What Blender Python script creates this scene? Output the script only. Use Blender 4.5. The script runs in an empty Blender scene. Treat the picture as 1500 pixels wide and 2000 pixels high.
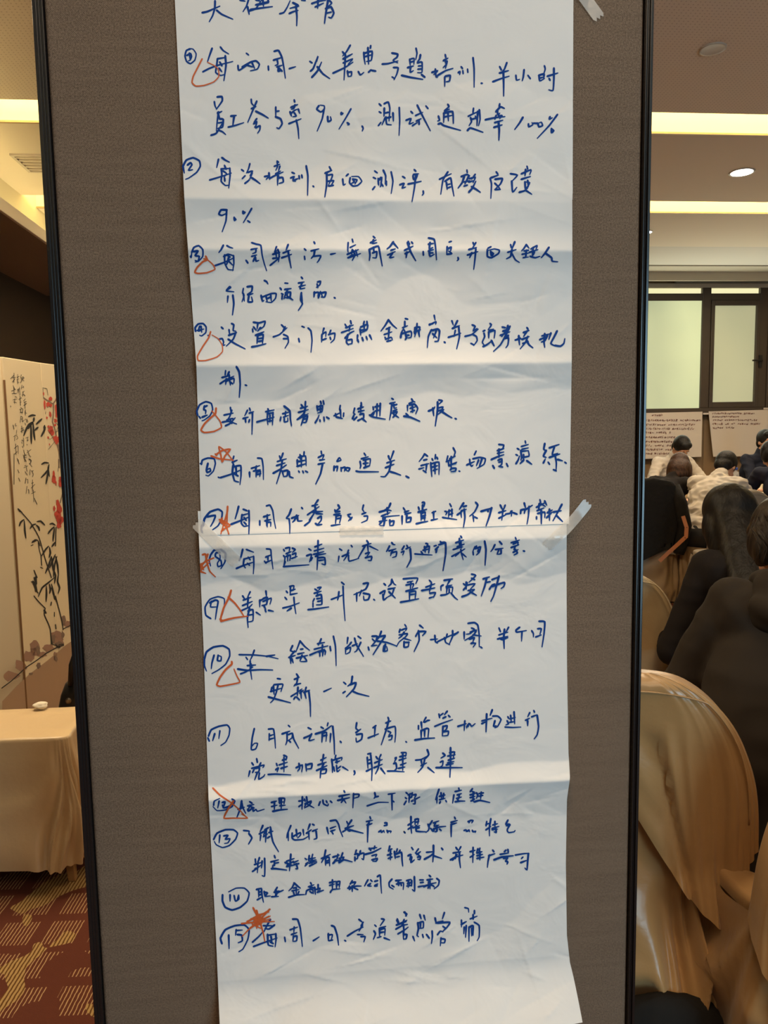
import bpy, bmesh, random
import numpy as np
from math import *
from mathutils import Vector, Matrix, noise
SC=bpy.context.scene; COL=SC.collection
PI=pi
# ---------------------------------------------------------------- camera
C0=(0.0,0.0,1.35); FPX=1450.0
PITCH,YAW,ROLL=radians(5.9),radians(4.8),radians(.97)
Vf=(sin(YAW)*cos(PITCH),cos(YAW)*cos(PITCH),-sin(PITCH))
Vr0=(cos(YAW),-sin(YAW),0.0)
Vu0=(Vr0[1]*Vf[2]-Vr0[2]*Vf[1],Vr0[2]*Vf[0]-Vr0[0]*Vf[2],Vr0[0]*Vf[1]-Vr0[1]*Vf[0])
Vr=tuple(Vr0[i]*cos(ROLL)-Vu0[i]*sin(ROLL) for i in range(3))
Vu=tuple(Vu0[i]*cos(ROLL)+Vr0[i]*sin(ROLL) for i in range(3))
def ray(px,py): return tuple(Vf[i]*FPX+Vr[i]*(px-750)-Vu[i]*(py-1000) for i in range(3))
def PY(px,py,Y):
    d=ray(px,py); t=(Y-C0[1])/d[1]; return (C0[0]+t*d[0],Y,C0[2]+t*d[2])
def PZ(px,py,Z):
    d=ray(px,py); t=(Z-C0[2])/d[2]; return (C0[0]+t*d[0],C0[1]+t*d[1],Z)
cd=bpy.data.cameras.new('camera'); cam=bpy.data.objects.new('camera',cd); COL.objects.link(cam)
cd.sensor_fit='VERTICAL'; cd.sensor_height=36; cd.sensor_width=27; cd.lens=36*FPX/2000
cd.clip_start=.05; cd.clip_end=100
cam.matrix_world=Matrix(((Vr[0],Vu[0],-Vf[0],C0[0]),(Vr[1],Vu[1],-Vf[1],C0[1]),(Vr[2],Vu[2],-Vf[2],C0[2]),(0,0,0,1)))
SC.camera=cam
# ---------------------------------------------------------------- world, lights, exposure
w=bpy.data.worlds.new('world'); SC.world=w; w.use_nodes=True
w.node_tree.nodes['Background'].inputs[0].default_value=(.6,.55,.5,1); w.node_tree.nodes['Background'].inputs[1].default_value=.05
SC.view_settings.view_transform='Standard'; SC.view_settings.look='None'
SC.view_settings.gamma=1; SC.view_settings.use_curve_mapping=False; SC.view_settings.exposure=0.0
def area(name,loc,target,sx,sy,power,color):
    l=bpy.data.lights.new(name,'AREA'); l.shape='RECTANGLE'; l.size=sx; l.size_y=sy; l.energy=power; l.color=color
    o=bpy.data.objects.new(name,l); COL.objects.link(o); o.location=loc
    o.rotation_euler=(Vector(target)-Vector(loc)).to_track_quat('-Z','Y').to_euler()
    return o
area('window_daylight',(2.5,-3.7,1.25),(.2,1.2,1.15),2.6,2.3,150,(.47,.79,1.0))
area('ceiling_glow_near',(.3,-.75,3.14),(.25,.0,0),1.8,.6,20,(1.0,.76,.52))
area('ceiling_glow_panel',(.2,.35,3.14),(.2,.5,0),1.4,.3,9,(1.0,.70,.44))
area('ceiling_glow_left',(-1.2,3.0,3.1),(-1.3,3.3,0),1.0,1.0,70,(1.0,.80,.54))
area('ceiling_glow_mid',(1.25,1.75,3.14),(1.2,1.9,0),.7,.5,22,(1.0,.76,.48))
area('ceiling_glow_far',(3.6,6.4,3.1),(3.6,6.4,0),3.4,1.4,92,(1.0,.82,.60))
area('ceiling_glow_far_left',(-.5,6.6,3.1),(-.5,6.6,0),2.0,1.0,12,(1.0,.78,.52))
area('window_far_daylight',(4.2,8.80,2.2),(3.2,3.0,2.6),3.4,1.2,38,(.98,1.0,.80))
for sx in (-.02,.30):      # two added spots without fittings, brightening the lower part of the panel
    l=bpy.data.lights.new('added_panel_spot','SPOT'); l.energy=76; l.color=(1.0,.73,.47); l.spot_size=radians(31); l.spot_blend=1.0; l.shadow_soft_size=.07
    o=bpy.data.objects.new('added_panel_spot',l); COL.objects.link(o); o.location=(sx,.50,3.15)
    o.rotation_euler=(Vector((.13,1.13,.30))-Vector(o.location)).to_track_quat('-Z','Y').to_euler()
# ---------------------------------------------------------------- helpers
def mat(name,color,rough=.7,metal=0,spec=.5,**kw):
    m=bpy.data.materials.new(name); m.use_nodes=True; b=m.node_tree.nodes['Principled BSDF']
    b.inputs['Base Color'].default_value=(*color,1); b.inputs['Roughness'].default_value=rough
    b.inputs['Metallic'].default_value=metal; b.inputs['Specular IOR Level'].default_value=spec
    for k,v in kw.items(): b.inputs[k.replace('_',' ')].default_value=v
    return m
def nd(m,typ,**kw):
    n=m.node_tree.nodes.new(typ)
    for k,v in kw.items():
        if k.startswith('i_'): n.inputs[k[2:].replace('_',' ')].default_value=v
        else: setattr(n,k,v)
    return n
def lk(m,a,b): m.node_tree.links.new(a,b)
def bsdf(m): return m.node_tree.nodes['Principled BSDF']
def add_noise_color(m,c1,c2,scale=8,detail=4,space='Object',lo=.35,hi=.65):
    tc=nd(m,'ShaderNodeTexCoord'); n=nd(m,'ShaderNodeTexNoise',i_Scale=scale,i_Detail=detail); r=nd(m,'ShaderNodeValToRGB')
    lk(m,tc.outputs[space],n.inputs['Vector']); lk(m,n.outputs['Fac'],r.inputs['Fac'])
    r.color_ramp.elements[0].position=lo; r.color_ramp.elements[0].color=(*c1,1)
    r.color_ramp.elements[1].position=hi; r.color_ramp.elements[1].color=(*c2,1)
    lk(m,r.outputs['Color'],bsdf(m).inputs['Base Color']); return m
def add_bump(m,scale=60,strength=.3,dist=.01,detail=3):
    tc=nd(m,'ShaderNodeTexCoord'); n=nd(m,'ShaderNodeTexNoise',i_Scale=scale,i_Detail=detail)
    b=nd(m,'ShaderNodeBump',i_Strength=strength,i_Distance=dist)
    lk(m,tc.outputs['Object'],n.inputs['Vector']); lk(m,n.outputs['Fac'],b.inputs['Height']); lk(m,b.outputs['Normal'],bsdf(m).inputs['Normal']); return m
def link(name,me,m=None,parent=None,smooth=False):
    o=bpy.data.objects.new(name,me); COL.objects.link(o)
    if m is not None:
        for mm in (m if isinstance(m,(list,tuple)) else [m]): me.materials.append(mm)
    if smooth: me.polygons.foreach_set('use_smooth',[True]*len(me.polygons))
    if parent is not None: o.parent=parent
    return o
def mesh(name,verts,faces,m=None,parent=None,smooth=False):
    me=bpy.data.meshes.new(name); me.from_pydata([tuple(v) for v in verts],[],faces); me.update()
    return link(name,me,m,parent,smooth)
def fin(name,bm,m=None,parent=None,smooth=False,bevel=0):
    bmesh.ops.recalc_face_normals(bm,faces=bm.faces)
    me=bpy.data.meshes.new(name); bm.to_mesh(me); bm.free(); o=link(name,me,m,parent,smooth)
    if bevel:
        md=o.modifiers.new('bevel','BEVEL'); md.width=bevel; md.segments=2; md.limit_method='ANGLE'
    return o
def bx(bm,x0,x1,y0,y1,z0,z1,rot=None,off=(0,0,0)):
    vs=[]
    for x in (x0,x1):
        for y in (y0,y1):
            for z in (z0,z1):
                v=Vector((x,y,z))
                if rot is not None: v=rot@v
                vs.append(bm.verts.new(v+Vector(off)))
    for f in ((0,1,3,2),(4,6,7,5),(0,4,5,1),(2,3,7,6),(0,2,6,4),(1,5,7,3)): bm.faces.new([vs[i] for i in f])
def box(name,x0,x1,y0,y1,z0,z1,m,parent=None,bevel=0):
    bm=bmesh.new(); bx(bm,x0,x1,y0,y1,z0,z1); return fin(name,bm,m,parent,bevel=bevel)
def lathe(bm,prof,c=(0,0,0),n=20,rot=None):
    rings=[]
    for r,z in prof:
        ring=[]
        for k in range(n):
            v=Vector((r*cos(2*PI*k/n),r*sin(2*PI*k/n),z))
            if rot is not None: v=rot@v
            ring.append(bm.verts.new(v+Vector(c)))
        rings.append(ring)
    for a,b in zip(rings,rings[1:]):
        for k in range(n): bm.faces.new((a[k],a[(k+1)%n],b[(k+1)%n],b[k]))
    if prof[0][0]>1e-4: bm.faces.new(rings[0][::-1])
    if prof[-1][0]>1e-4: bm.faces.new(rings[-1])
def tube(bm,pts,r,n=8):
    pts=[Vector(p) for p in pts]; rings=[]
    for i,p in enumerate(pts):
        d=(pts[min(i+1,len(pts)-1)]-pts[max(i-1,0)]).normalized()
        a=d.orthogonal().normalized() if i==0 else (a-d*a.dot(d)).normalized()
        b=d.cross(a); rr=r[i] if isinstance(r,(list,tuple)) else r
        rings.append([bm.verts.new(p+rr*(a*cos(2*PI*k/n)+b*sin(2*PI*k/n))) for k in range(n)])
    for A,B in zip(rings,rings[1:]):
        for k in range(n): bm.faces.new((A[k],A[(k+1)%n],B[(k+1)%n],B[k]))
    bm.faces.new(rings[0][::-1]); bm.faces.new(rings[-1])
def empty(name,loc=(0,0,0),rz=0):
    o=bpy.data.objects.new(name,None); COL.objects.link(o); o.location=loc; o.rotation_euler=(0,0,rz); return o
def tag(o,label=None,cat=None,group=None,kind=None):
    if label: o['label']=label
    if cat: o['category']=cat
    if group: o['group']=group
    if kind: o['kind']=kind
    return o
# ---- pen strokes
def parse(s): 
    out=[]
    for st in s.split(';'):
        v=[float(a) for a in st.split()]
        if len(v)>=4: out.append([(v[i],v[i+1]) for i in range(0,len(v)-1,2)])
    return out
def smooth(pts,step):
    if len(pts)==2: dense=[pts[0],pts[1]]
    else:
        P=[pts[0]]+pts+[pts[-1]]; dense=[]
        for i in range(1,len(P)-2):
            for k in range(5):
                t=k/5; a,b,c,d=P[i-1],P[i],P[i+1],P[i+2]
                dense.append(tuple(.25*(2*b[j]+(c[j]-a[j])*t+(2*a[j]-5*b[j]+4*c[j]-d[j])*t*t+(3*b[j]-a[j]-3*c[j]+d[j])*t**3)+.5*(b[j]+(c[j]-b[j])*t) for j in (0,1)))
        dense.append(pts[-1])
    out=[dense[0]]
    for p in dense[1:]:
        q=out[-1]; L=hypot(p[0]-q[0],p[1]-q[1])
        if L<step*.35 and p is not dense[-1]: continue
        n=max(1,int(L/step+.5))
        for k in range(1,n+1): out.append((q[0]+(p[0]-q[0])*k/n,q[1]+(p[1]-q[1])*k/n))
    return out
def ribbons(strokes,mapf,width,step=2.5,jit=.12,seed=1,taper=True):
    """pen strokes -> flat ink film lying on the surface mapf"""
    rnd=random.Random(seed); V=[];F=[]; map0=mapf; E=[0]
    def mapf(x,y):      # later strokes lie a hair above earlier ones
        q=Vector(map0(x,y)); return tuple(q+(Vector(C0)-q).normalized()*E[0])
    for si,st in enumerate(strokes):
        p=smooth(st,step); n=len(p); w0=width*(1+rnd.uniform(-jit,jit)); base=len(V)
        for i,(x,y) in enumerate(p):
            a=p[max(i-1,0)]; b=p[min(i+1,n-1)]; dx,dy=b[0]-a[0],b[1]-a[1]; L=hypot(dx,dy) or 1; dx/=L; dy/=L
            E[0]=(si%24)*2.4e-5+min(i,120)*3e-6; u=i/max(n-1,1); hw=w0/2*(1.14-.52*u**1.6 if taper and n>4 else 1)
            if i==0:
                V.append(mapf(x-dx*hw-dy*hw*.4,y-dy*hw+dx*hw*.4)); V.append(mapf(x-dx*hw+dy*hw*.4,y-dy*hw-dx*hw*.4))
            V.append(mapf(x-dy*hw,y+dx*hw)); V.append(mapf(x+dy*hw,y-dx*hw))
            if i==n-1:
                V.append(mapf(x+dx*hw-dy*hw*.4,y+dy*hw+dx*hw*.4)); V.append(mapf(x+dx*hw+dy*hw*.4,y+dy*hw-dx*hw*.4))
        for k in range(base,len(V)-2,2): F.append((k,k+1,k+3,k+2))
    return V,F
def conv(tile):
    ox,oy,s,txt=tile; return [[(ox+x/s,oy+y/s) for x,y in st] for st in parse(txt)]

def clusters(strokes,gap):
    """pen strokes that stand close together make one written piece"""
    bb=[(min(x for x,_ in s),min(y for _,y in s),max(x for x,_ in s),max(y for _,y in s)) for s in strokes]; par=list(range(len(bb)))
    def fd(i):
        while par[i]!=i: i=par[i]
        return i
    for i in range(len(bb)):
        for j in range(i):
            a,b=bb[i],bb[j]
            if a[0]-gap<b[2] and b[0]-gap<a[2] and a[1]-gap*.35<b[3] and b[1]-gap*.35<a[3]: par[fd(i)]=fd(j)
    g={}
    for i in range(len(bb)): g.setdefault(fd(i),[]).append(strokes[i])
    return list(g.values())
# ---- room
# ---------------------------------------------------------------- materials of the room
M_ceil=mat('ceiling_paint',(.82,.74,.62),.9)
M_ceilp=mat('perforated_ceiling',(.74,.67,.58),.9)
def dots(m,scale,c1,c2,r=.22):
    tc=nd(m,'ShaderNodeTexCoord'); v=nd(m,'ShaderNodeTexVoronoi',i_Scale=scale,i_Randomness=0.0); v.voronoi_dimensions='2D'
    ra=nd(m,'ShaderNodeValToRGB'); ra.color_ramp.elements[0].position=r; ra.color_ramp.elements[0].color=(*c1,1)
    ra.color_ramp.elements[1].position=r+.08; ra.color_ramp.elements[1].color=(*c2,1)
    lk(m,tc.outputs['Object'],v.inputs['Vector']); lk(m,v.outputs['Distance'],ra.inputs['Fac']); lk(m,ra.outputs['Color'],bsdf(m).inputs['Base Color'])
dots(M_ceilp,46,(.60,.52,.43),(.84,.76,.64),.12)
M_cove=mat('cove_paint',(.88,.80,.585),.8)
M_led=bpy.data.materials.new('led_strip'); M_led.use_nodes=True
_e=M_led.node_tree.nodes; _b=_e['Principled BSDF']; _b.inputs['Emission Color'].default_value=(1,.83,.40,1); _b.inputs['Emission Strength'].default_value=44
M_led2=M_led.copy(); M_led2.node_tree.nodes['Principled BSDF'].inputs['Emission Strength'].default_value=11
M_lip=mat('cove_lip',(.45,.30,.14),.5)
M_wallL=mat('wall_left_fabric',(.055,.036,.020),.9)
M_wallB=add_noise_color(mat('wall_back_board',(.3,.2,.1),.6),(.20,.125,.06),(.24,.15,.075),3)
M_plain=mat('wall_plain',(.48,.46,.43),.9)
M_frame=mat('window_frame_brown',(.055,.038,.026),.45)
M_pale=mat('pelmet_grey',(.50,.45,.36),.8)
# carpet
M_carpet=mat('carpet',(.2,.05,.03),.95,spec=.1)
def carpet(m):
    tc=nd(m,'ShaderNodeTexCoord'); mp=nd(m,'ShaderNodeMapping'); mp.inputs['Rotation'].default_value=(0,0,radians(3)); lk(m,tc.outputs['Object'],mp.inputs['Vector'])
    sep=nd(m,'ShaderNodeSeparateXYZ'); lk(m,mp.outputs['Vector'],sep.inputs[0])
    def mth(op,a,b=None,c=None):
        n=nd(m,'ShaderNodeMath',operation=op)
        for i,v in enumerate((a,b,c)):
            if v is None: continue
            if isinstance(v,(int,float)): n.inputs[i].default_value=v
            else: lk(m,v,n.inputs[i])
        return n.outputs[0]
    X,Y=sep.outputs[0],sep.outputs[1]
    n1=nd(m,'ShaderNodeTexNoise',i_Scale=55,i_Detail=2); lk(m,mp.outputs['Vector'],n1.inputs['Vector'])
    wob=mth('MULTIPLY',mth('SUBTRACT',n1.outputs['Fac'],.5),.004)
    fx=mth('FRACT',mth('MULTIPLY',mth('ADD',X,wob),98.0))          # fine cream pile lines along the room
    thin=mth('LESS_THAN',fx,.26); fat=mth('LESS_THAN',fx,.585)
    cx=mth('FRACT',mth('DIVIDE',mth('ADD',X,.03),.128)); cy=mth('FRACT',mth('DIVIDE',mth('ADD',Y,.05),.128))
    blk=mth('MULTIPLY',mth('GREATER_THAN',cx,.27),mth('GREATER_THAN',cy,.25))   # striped blocks between plain bands
    n2=nd(m,'ShaderNodeTexNoise',i_Scale=6.0,i_Detail=1.2); lk(m,mp.outputs['Vector'],n2.inputs['Vector'])
    n2.inputs['Distortion'].default_value=.6
    blob=mth('GREATER_THAN',n2.outputs['Fac'],.585)
    plain=mth('LESS_THAN',n2.outputs['Fac'],.36)
    mx1=nd(m,'ShaderNodeMix',data_type='RGBA'); mx1.inputs['A'].default_value=(.115,.034,.020,1); mx1.inputs['B'].default_value=(.46,.29,.14,1)
    lk(m,mth('MULTIPLY',mth('MULTIPLY',thin,blk),mth('SUBTRACT',1.0,plain)),mx1.inputs['Factor'])
    base2=nd(m,'ShaderNodeMix',data_type='RGBA'); base2.inputs['A'].default_value=(.13,.055,.016,1); base2.inputs['B'].default_value=(.42,.27,.105,1); lk(m,fat,base2.inputs['Factor'])
    mx2=nd(m,'ShaderNodeMix',data_type='RGBA'); lk(m,blob,mx2.inputs['Factor']); lk(m,mx1.outputs['Result'],mx2.inputs['A']); lk(m,base2.outputs['Result'],mx2.inputs['B'])
    lk(m,mx2.outputs['Result'],bsdf(m).inputs['Base Color'])
    n3=nd(m,'ShaderNodeTexNoise',i_Scale=400,i_Detail=2); b=nd(m,'ShaderNodeBump',i_Strength=.5,i_Distance=.004)
    lk(m,tc.outputs['Object'],n3.inputs['Vector']); lk(m,n3.outputs['Fac'],b.inputs['Height']); lk(m,b.outputs['Normal'],bsdf(m).inputs['Normal'])
carpet(M_carpet)
M_glass=bpy.data.materials.new('frosted_glass_daylit'); M_glass.use_nodes=True
def paneglow(m,c1,c2,s):
    b=bsdf(m); b.inputs['Base Color'].default_value=(.25,.27,.18,1); b.inputs['Roughness'].default_value=.5
    tc=nd(m,'ShaderNodeTexCoord'); n=nd(m,'ShaderNodeTexNoise',i_Scale=.9,i_Detail=1); r=nd(m,'ShaderNodeValToRGB')
    lk(m,tc.outputs['Object'],n.inputs['Vector']); lk(m,n.outputs['Fac'],r.inputs['Fac'])
    r.color_ramp.elements[0].position=.35; r.color_ramp.elements[0].color=(*c1,1); r.color_ramp.elements[1].position=.62; r.color_ramp.elements[1].color=(*c2,1)
    lk(m,r.outputs['Color'],b.inputs['Emission Color']); b.inputs['Emission Strength'].default_value=s
paneglow(M_glass,(.38,.42,.25),(.62,.66,.36),.95)
M_glass2=bpy.data.materials.new('frosted_glass_open_sash'); M_glass2.use_nodes=True; paneglow(M_glass2,(.36,.36,.22),(.44,.42,.25),.85)
M_glass3=bpy.data.materials.new('transom_glass'); M_glass3.use_nodes=True; paneglow(M_glass3,(.80,.76,.42),(.86,.80,.46),1.05)
M_shade=bpy.data.materials.new('frosted_glass_dim'); M_shade.use_nodes=True; paneglow(M_shade,(.20,.24,.17),(.24,.28,.19),.8)
# ---------------------------------------------------------------- room shell
XL,XR,YB,YF,H=-2.7,7.2,9.0,-4.0,3.2
tag(box('floor',XL,XR,YF,YB+.2,-.1,0,M_carpet),kind='structure')
tag(box('wall_left',XL-.12,XL,YF,YB+.2,0,3.5,M_wallL),kind='structure')
tag(box('wall_right',XR,XR+.12,YF,YB+.2,0,3.5,M_plain),kind='structure')
tag(box('wall_front',XL,XR,YF-.12,YF,0,3.5,M_plain),kind='structure')
wb=tag(box('wall_back',XL,XR,YB,YB+.15,0,3.5,M_wallB),kind='structure')
for i in range(9): # recessed joints between the wainscot boards
    x=PY(1461,900,9)[0]+(i-6)*1.22
    if x<XR-.1 and x>XL+.1: box('panel',x-.6,x+.6,YB-.012,YB,.12,1.52,M_wallB,wb,bevel=.004)
tag(box('baseboard_back',XL,XR,YB-.025,YB-.012,0,.12,M_frame),kind='structure')
tag(box('baseboard_left',XL,XL+.015,YF,YB,0,.12,M_frame),kind='structure')
# ceiling: panels between light slots
S1,S2=(4.40,4.69),(6.03,6.33)
ceil=tag(box('ceiling',XL,XR,YF,YB+.2,H+.40,H+.5,M_ceil),kind='structure')
XC=-2.2
box('ceiling_panel',XC,XR,YF,S1[0],H,H+.03,M_ceilp,ceil)
box('ceiling_panel',XC,XR,S1[1],S2[0],H,H+.03,M_ceil,ceil)
box('ceiling_panel',XC,XR,S2[1],7.47,H,H+.03,M_ceil,ceil)
M_ceil3=mat('ceiling_window_lit',(.66,.62,.56),.9)  # grey with the window light on this strip painted in
box('ceiling_panel',XC,XR,7.50,8.33,H+.012,H+.04,M_ceil3,ceil)
box('ceiling_panel',XC,XR,8.34,8.62,H+.0,H+.03,M_pale,ceil)
for a,b in (S1,S2):
    box('slot_wall',XC,XR,b-.004,b-.001,H+.006,H+.39,M_cove,ceil); box('slot_wall',XC,XR,a-.16,a-.14,H+.03,H+.39,M_cove,ceil)
    box('slot_lip',XC,XR,b-.006,b+.012,H-.006,H+.005,M_lip,ceil)
    box('light_strip',XC+.02,XR-.02,a-.09,a-.05,H+.034,H+.05,M_led,ceil)
# left perimeter cove and soffit
M_sof=mat('soffit_painted_shade',(.30,.24,.18),.9); box('soffit',XL,-1.99,YF,7.9,2.80,2.83,M_sof,ceil)  # shade on the underside is put into this dark brown
box('soffit_lip',-1.99,-1.965,YF,7.9,2.80,2.885,M_ceil,ceil,bevel=.004)
box('cove_wall',XC-.03,XC,YF,YB,2.83,H+.39,M_cove,ceil)
box('light_strip',-2.13,-2.10,YF+.1,7.8,2.834,2.85,M_led2,ceil)
# curtain box and track over the window
tr=tag(box('trim_1',2.0,XR,8.62,8.66,3.10,3.20,M_pale),kind='structure')
box('curtain_track',2.0,XR,8.82,8.86,3.17,3.2,mat('track_grey',(.28,.28,.26),.5),tr)
box('curtain_track',4.35,XR,8.90,8.95,3.13,3.2,mat('blind_head_grey',(.20,.21,.20),.5),tr)
# ceiling fittings
def disc(name,p,r,label,m,lit=None):
    o=empty(name,p); tag(o,label,'ceiling light' if lit else 'ceiling cap')
    bm=bmesh.new(); lathe(bm,[(r*.82,-.004),(r,-.006),(r*1.02,-.002),(r*1.02,.0)],n=28)
    fin('rim' if lit else 'cap_plate',bm,m,o,True)
    if lit:
        bm=bmesh.new(); lathe(bm,[(r*.84,-.0055),(.001,-.0056)],n=28); fin('lamp_face',bm,lit,o)
    return o
M_lamp=bpy.data.materials.new('downlight_glow'); M_lamp.use_nodes=True; bsdf(M_lamp).inputs['Emission Color'].default_value=(1,.95,.88,1); bsdf(M_lamp).inputs['Emission Strength'].default_value=30
M_white=mat('fitting_white',(.55,.48,.40),.5)
disc('ceiling_cap',PZ(1392,95,3.2),.062,'round blank cover plate on the perforated ceiling at upper right',M_white)
disc('downlight',PZ(1449,336,3.2),.088,'large lit round downlight between the two glowing ceiling slots',M_white,M_lamp)
disc('downlight',PZ(1262,453,3.2),.06,'small distant lit downlight just right of the panel edge',M_white,M_lamp)
v=empty('air_vent',PZ(86,318,3.2)); tag(v,'small square air vent in the ceiling left of the fabric panel','vent')
bm=bmesh.new(); 
for a in ((-.16,.16,-.16,-.14),(-.16,.16,.14,.16),(-.16,-.14,-.14,.14),(.14,.16,-.14,.14)): bx(bm,a[0],a[1],a[2],a[3],-.012,0)
fin('vent_frame',bm,M_white,v)
for k in range(5): box('louvre',-.14,.14,-.12+k*.055,-.10+k*.055,-.01,0,M_white,v)
# ---------------------------------------------------------------- window wall
wt=tag(empty('window_1',(0,0,0)),kind='structure')
zt0,zt1=PY(1370,575,9)[2],PY(1370,564,9)[2]
z0,z1=1.62,PY(1300,589,9)[2]
yf=8.93
xs=[2.2,3.3]; 
xm=[PY(1372,700,9)[0],PY(1483,700,9)[0]]
X0=2.6; X1=7.1
box('window_rail',X0,X1,yf,9.0,z1,zt0,M_frame,wt,bevel=.006)
box('window_rail',X0,X1,yf,9.0,zt1,zt1+.05,M_pale,wt)
box('window_sill',X0,X1,yf-.02,9.0,z0-.09,z0,M_frame,wt,bevel=.006)
edges=[X0,3.30,xm[0],xm[1],xm[1]+.72,xm[1]+1.44,X1]
for i,x in enumerate(edges): box('mullion',x-.055,x+.055,yf-.005,9.0,z0,zt1,M_frame,wt,bevel=.006)
for i in range(len(edges)-1):
    a,b=edges[i]+.055,edges[i+1]-.055
    box('transom_pane',a,b,yf+.045,yf+.05,zt0,zt1,M_glass3,wt)
    if edges[i]>=xm[0]-.01:   # hinged sash, a frame within the frame
        bm=bmesh.new()
        for q in ((a,a+.045,z0,z1),(b-.045,b,z0,z1),(a+.045,b-.045,z0,z0+.07),(a+.045,b-.045,z1-.06,z1)): bx(bm,q[0],q[1],yf-.02,yf+.03,q[2],q[3])
        fin('sash',bm,M_frame,wt,bevel=.004)
        box('window_pane',a+.045,b-.045,yf+.02,yf+.026,z0+.07,z1-.06,M_glass2,wt)
    else: box('window_pane',a,b,yf+.02,yf+.026,z0,z1,M_glass,wt)
# dark lever on the sash
hp=PY(1484,705,yf-.02)
bm=bmesh.new(); bx(bm,hp[0]-.018,hp[0]+.018,yf-.045,yf-.02,hp[2]-.08,hp[2]+.07); tube(bm,[(hp[0],yf-.05,hp[2]),(hp[0],yf-.075,hp[2]),(hp[0]-.13,yf-.08,hp[2]+.002)],.010); fin('window_handle',bm,mat('handle_black',(.01,.01,.01),.35),wt)
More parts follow.
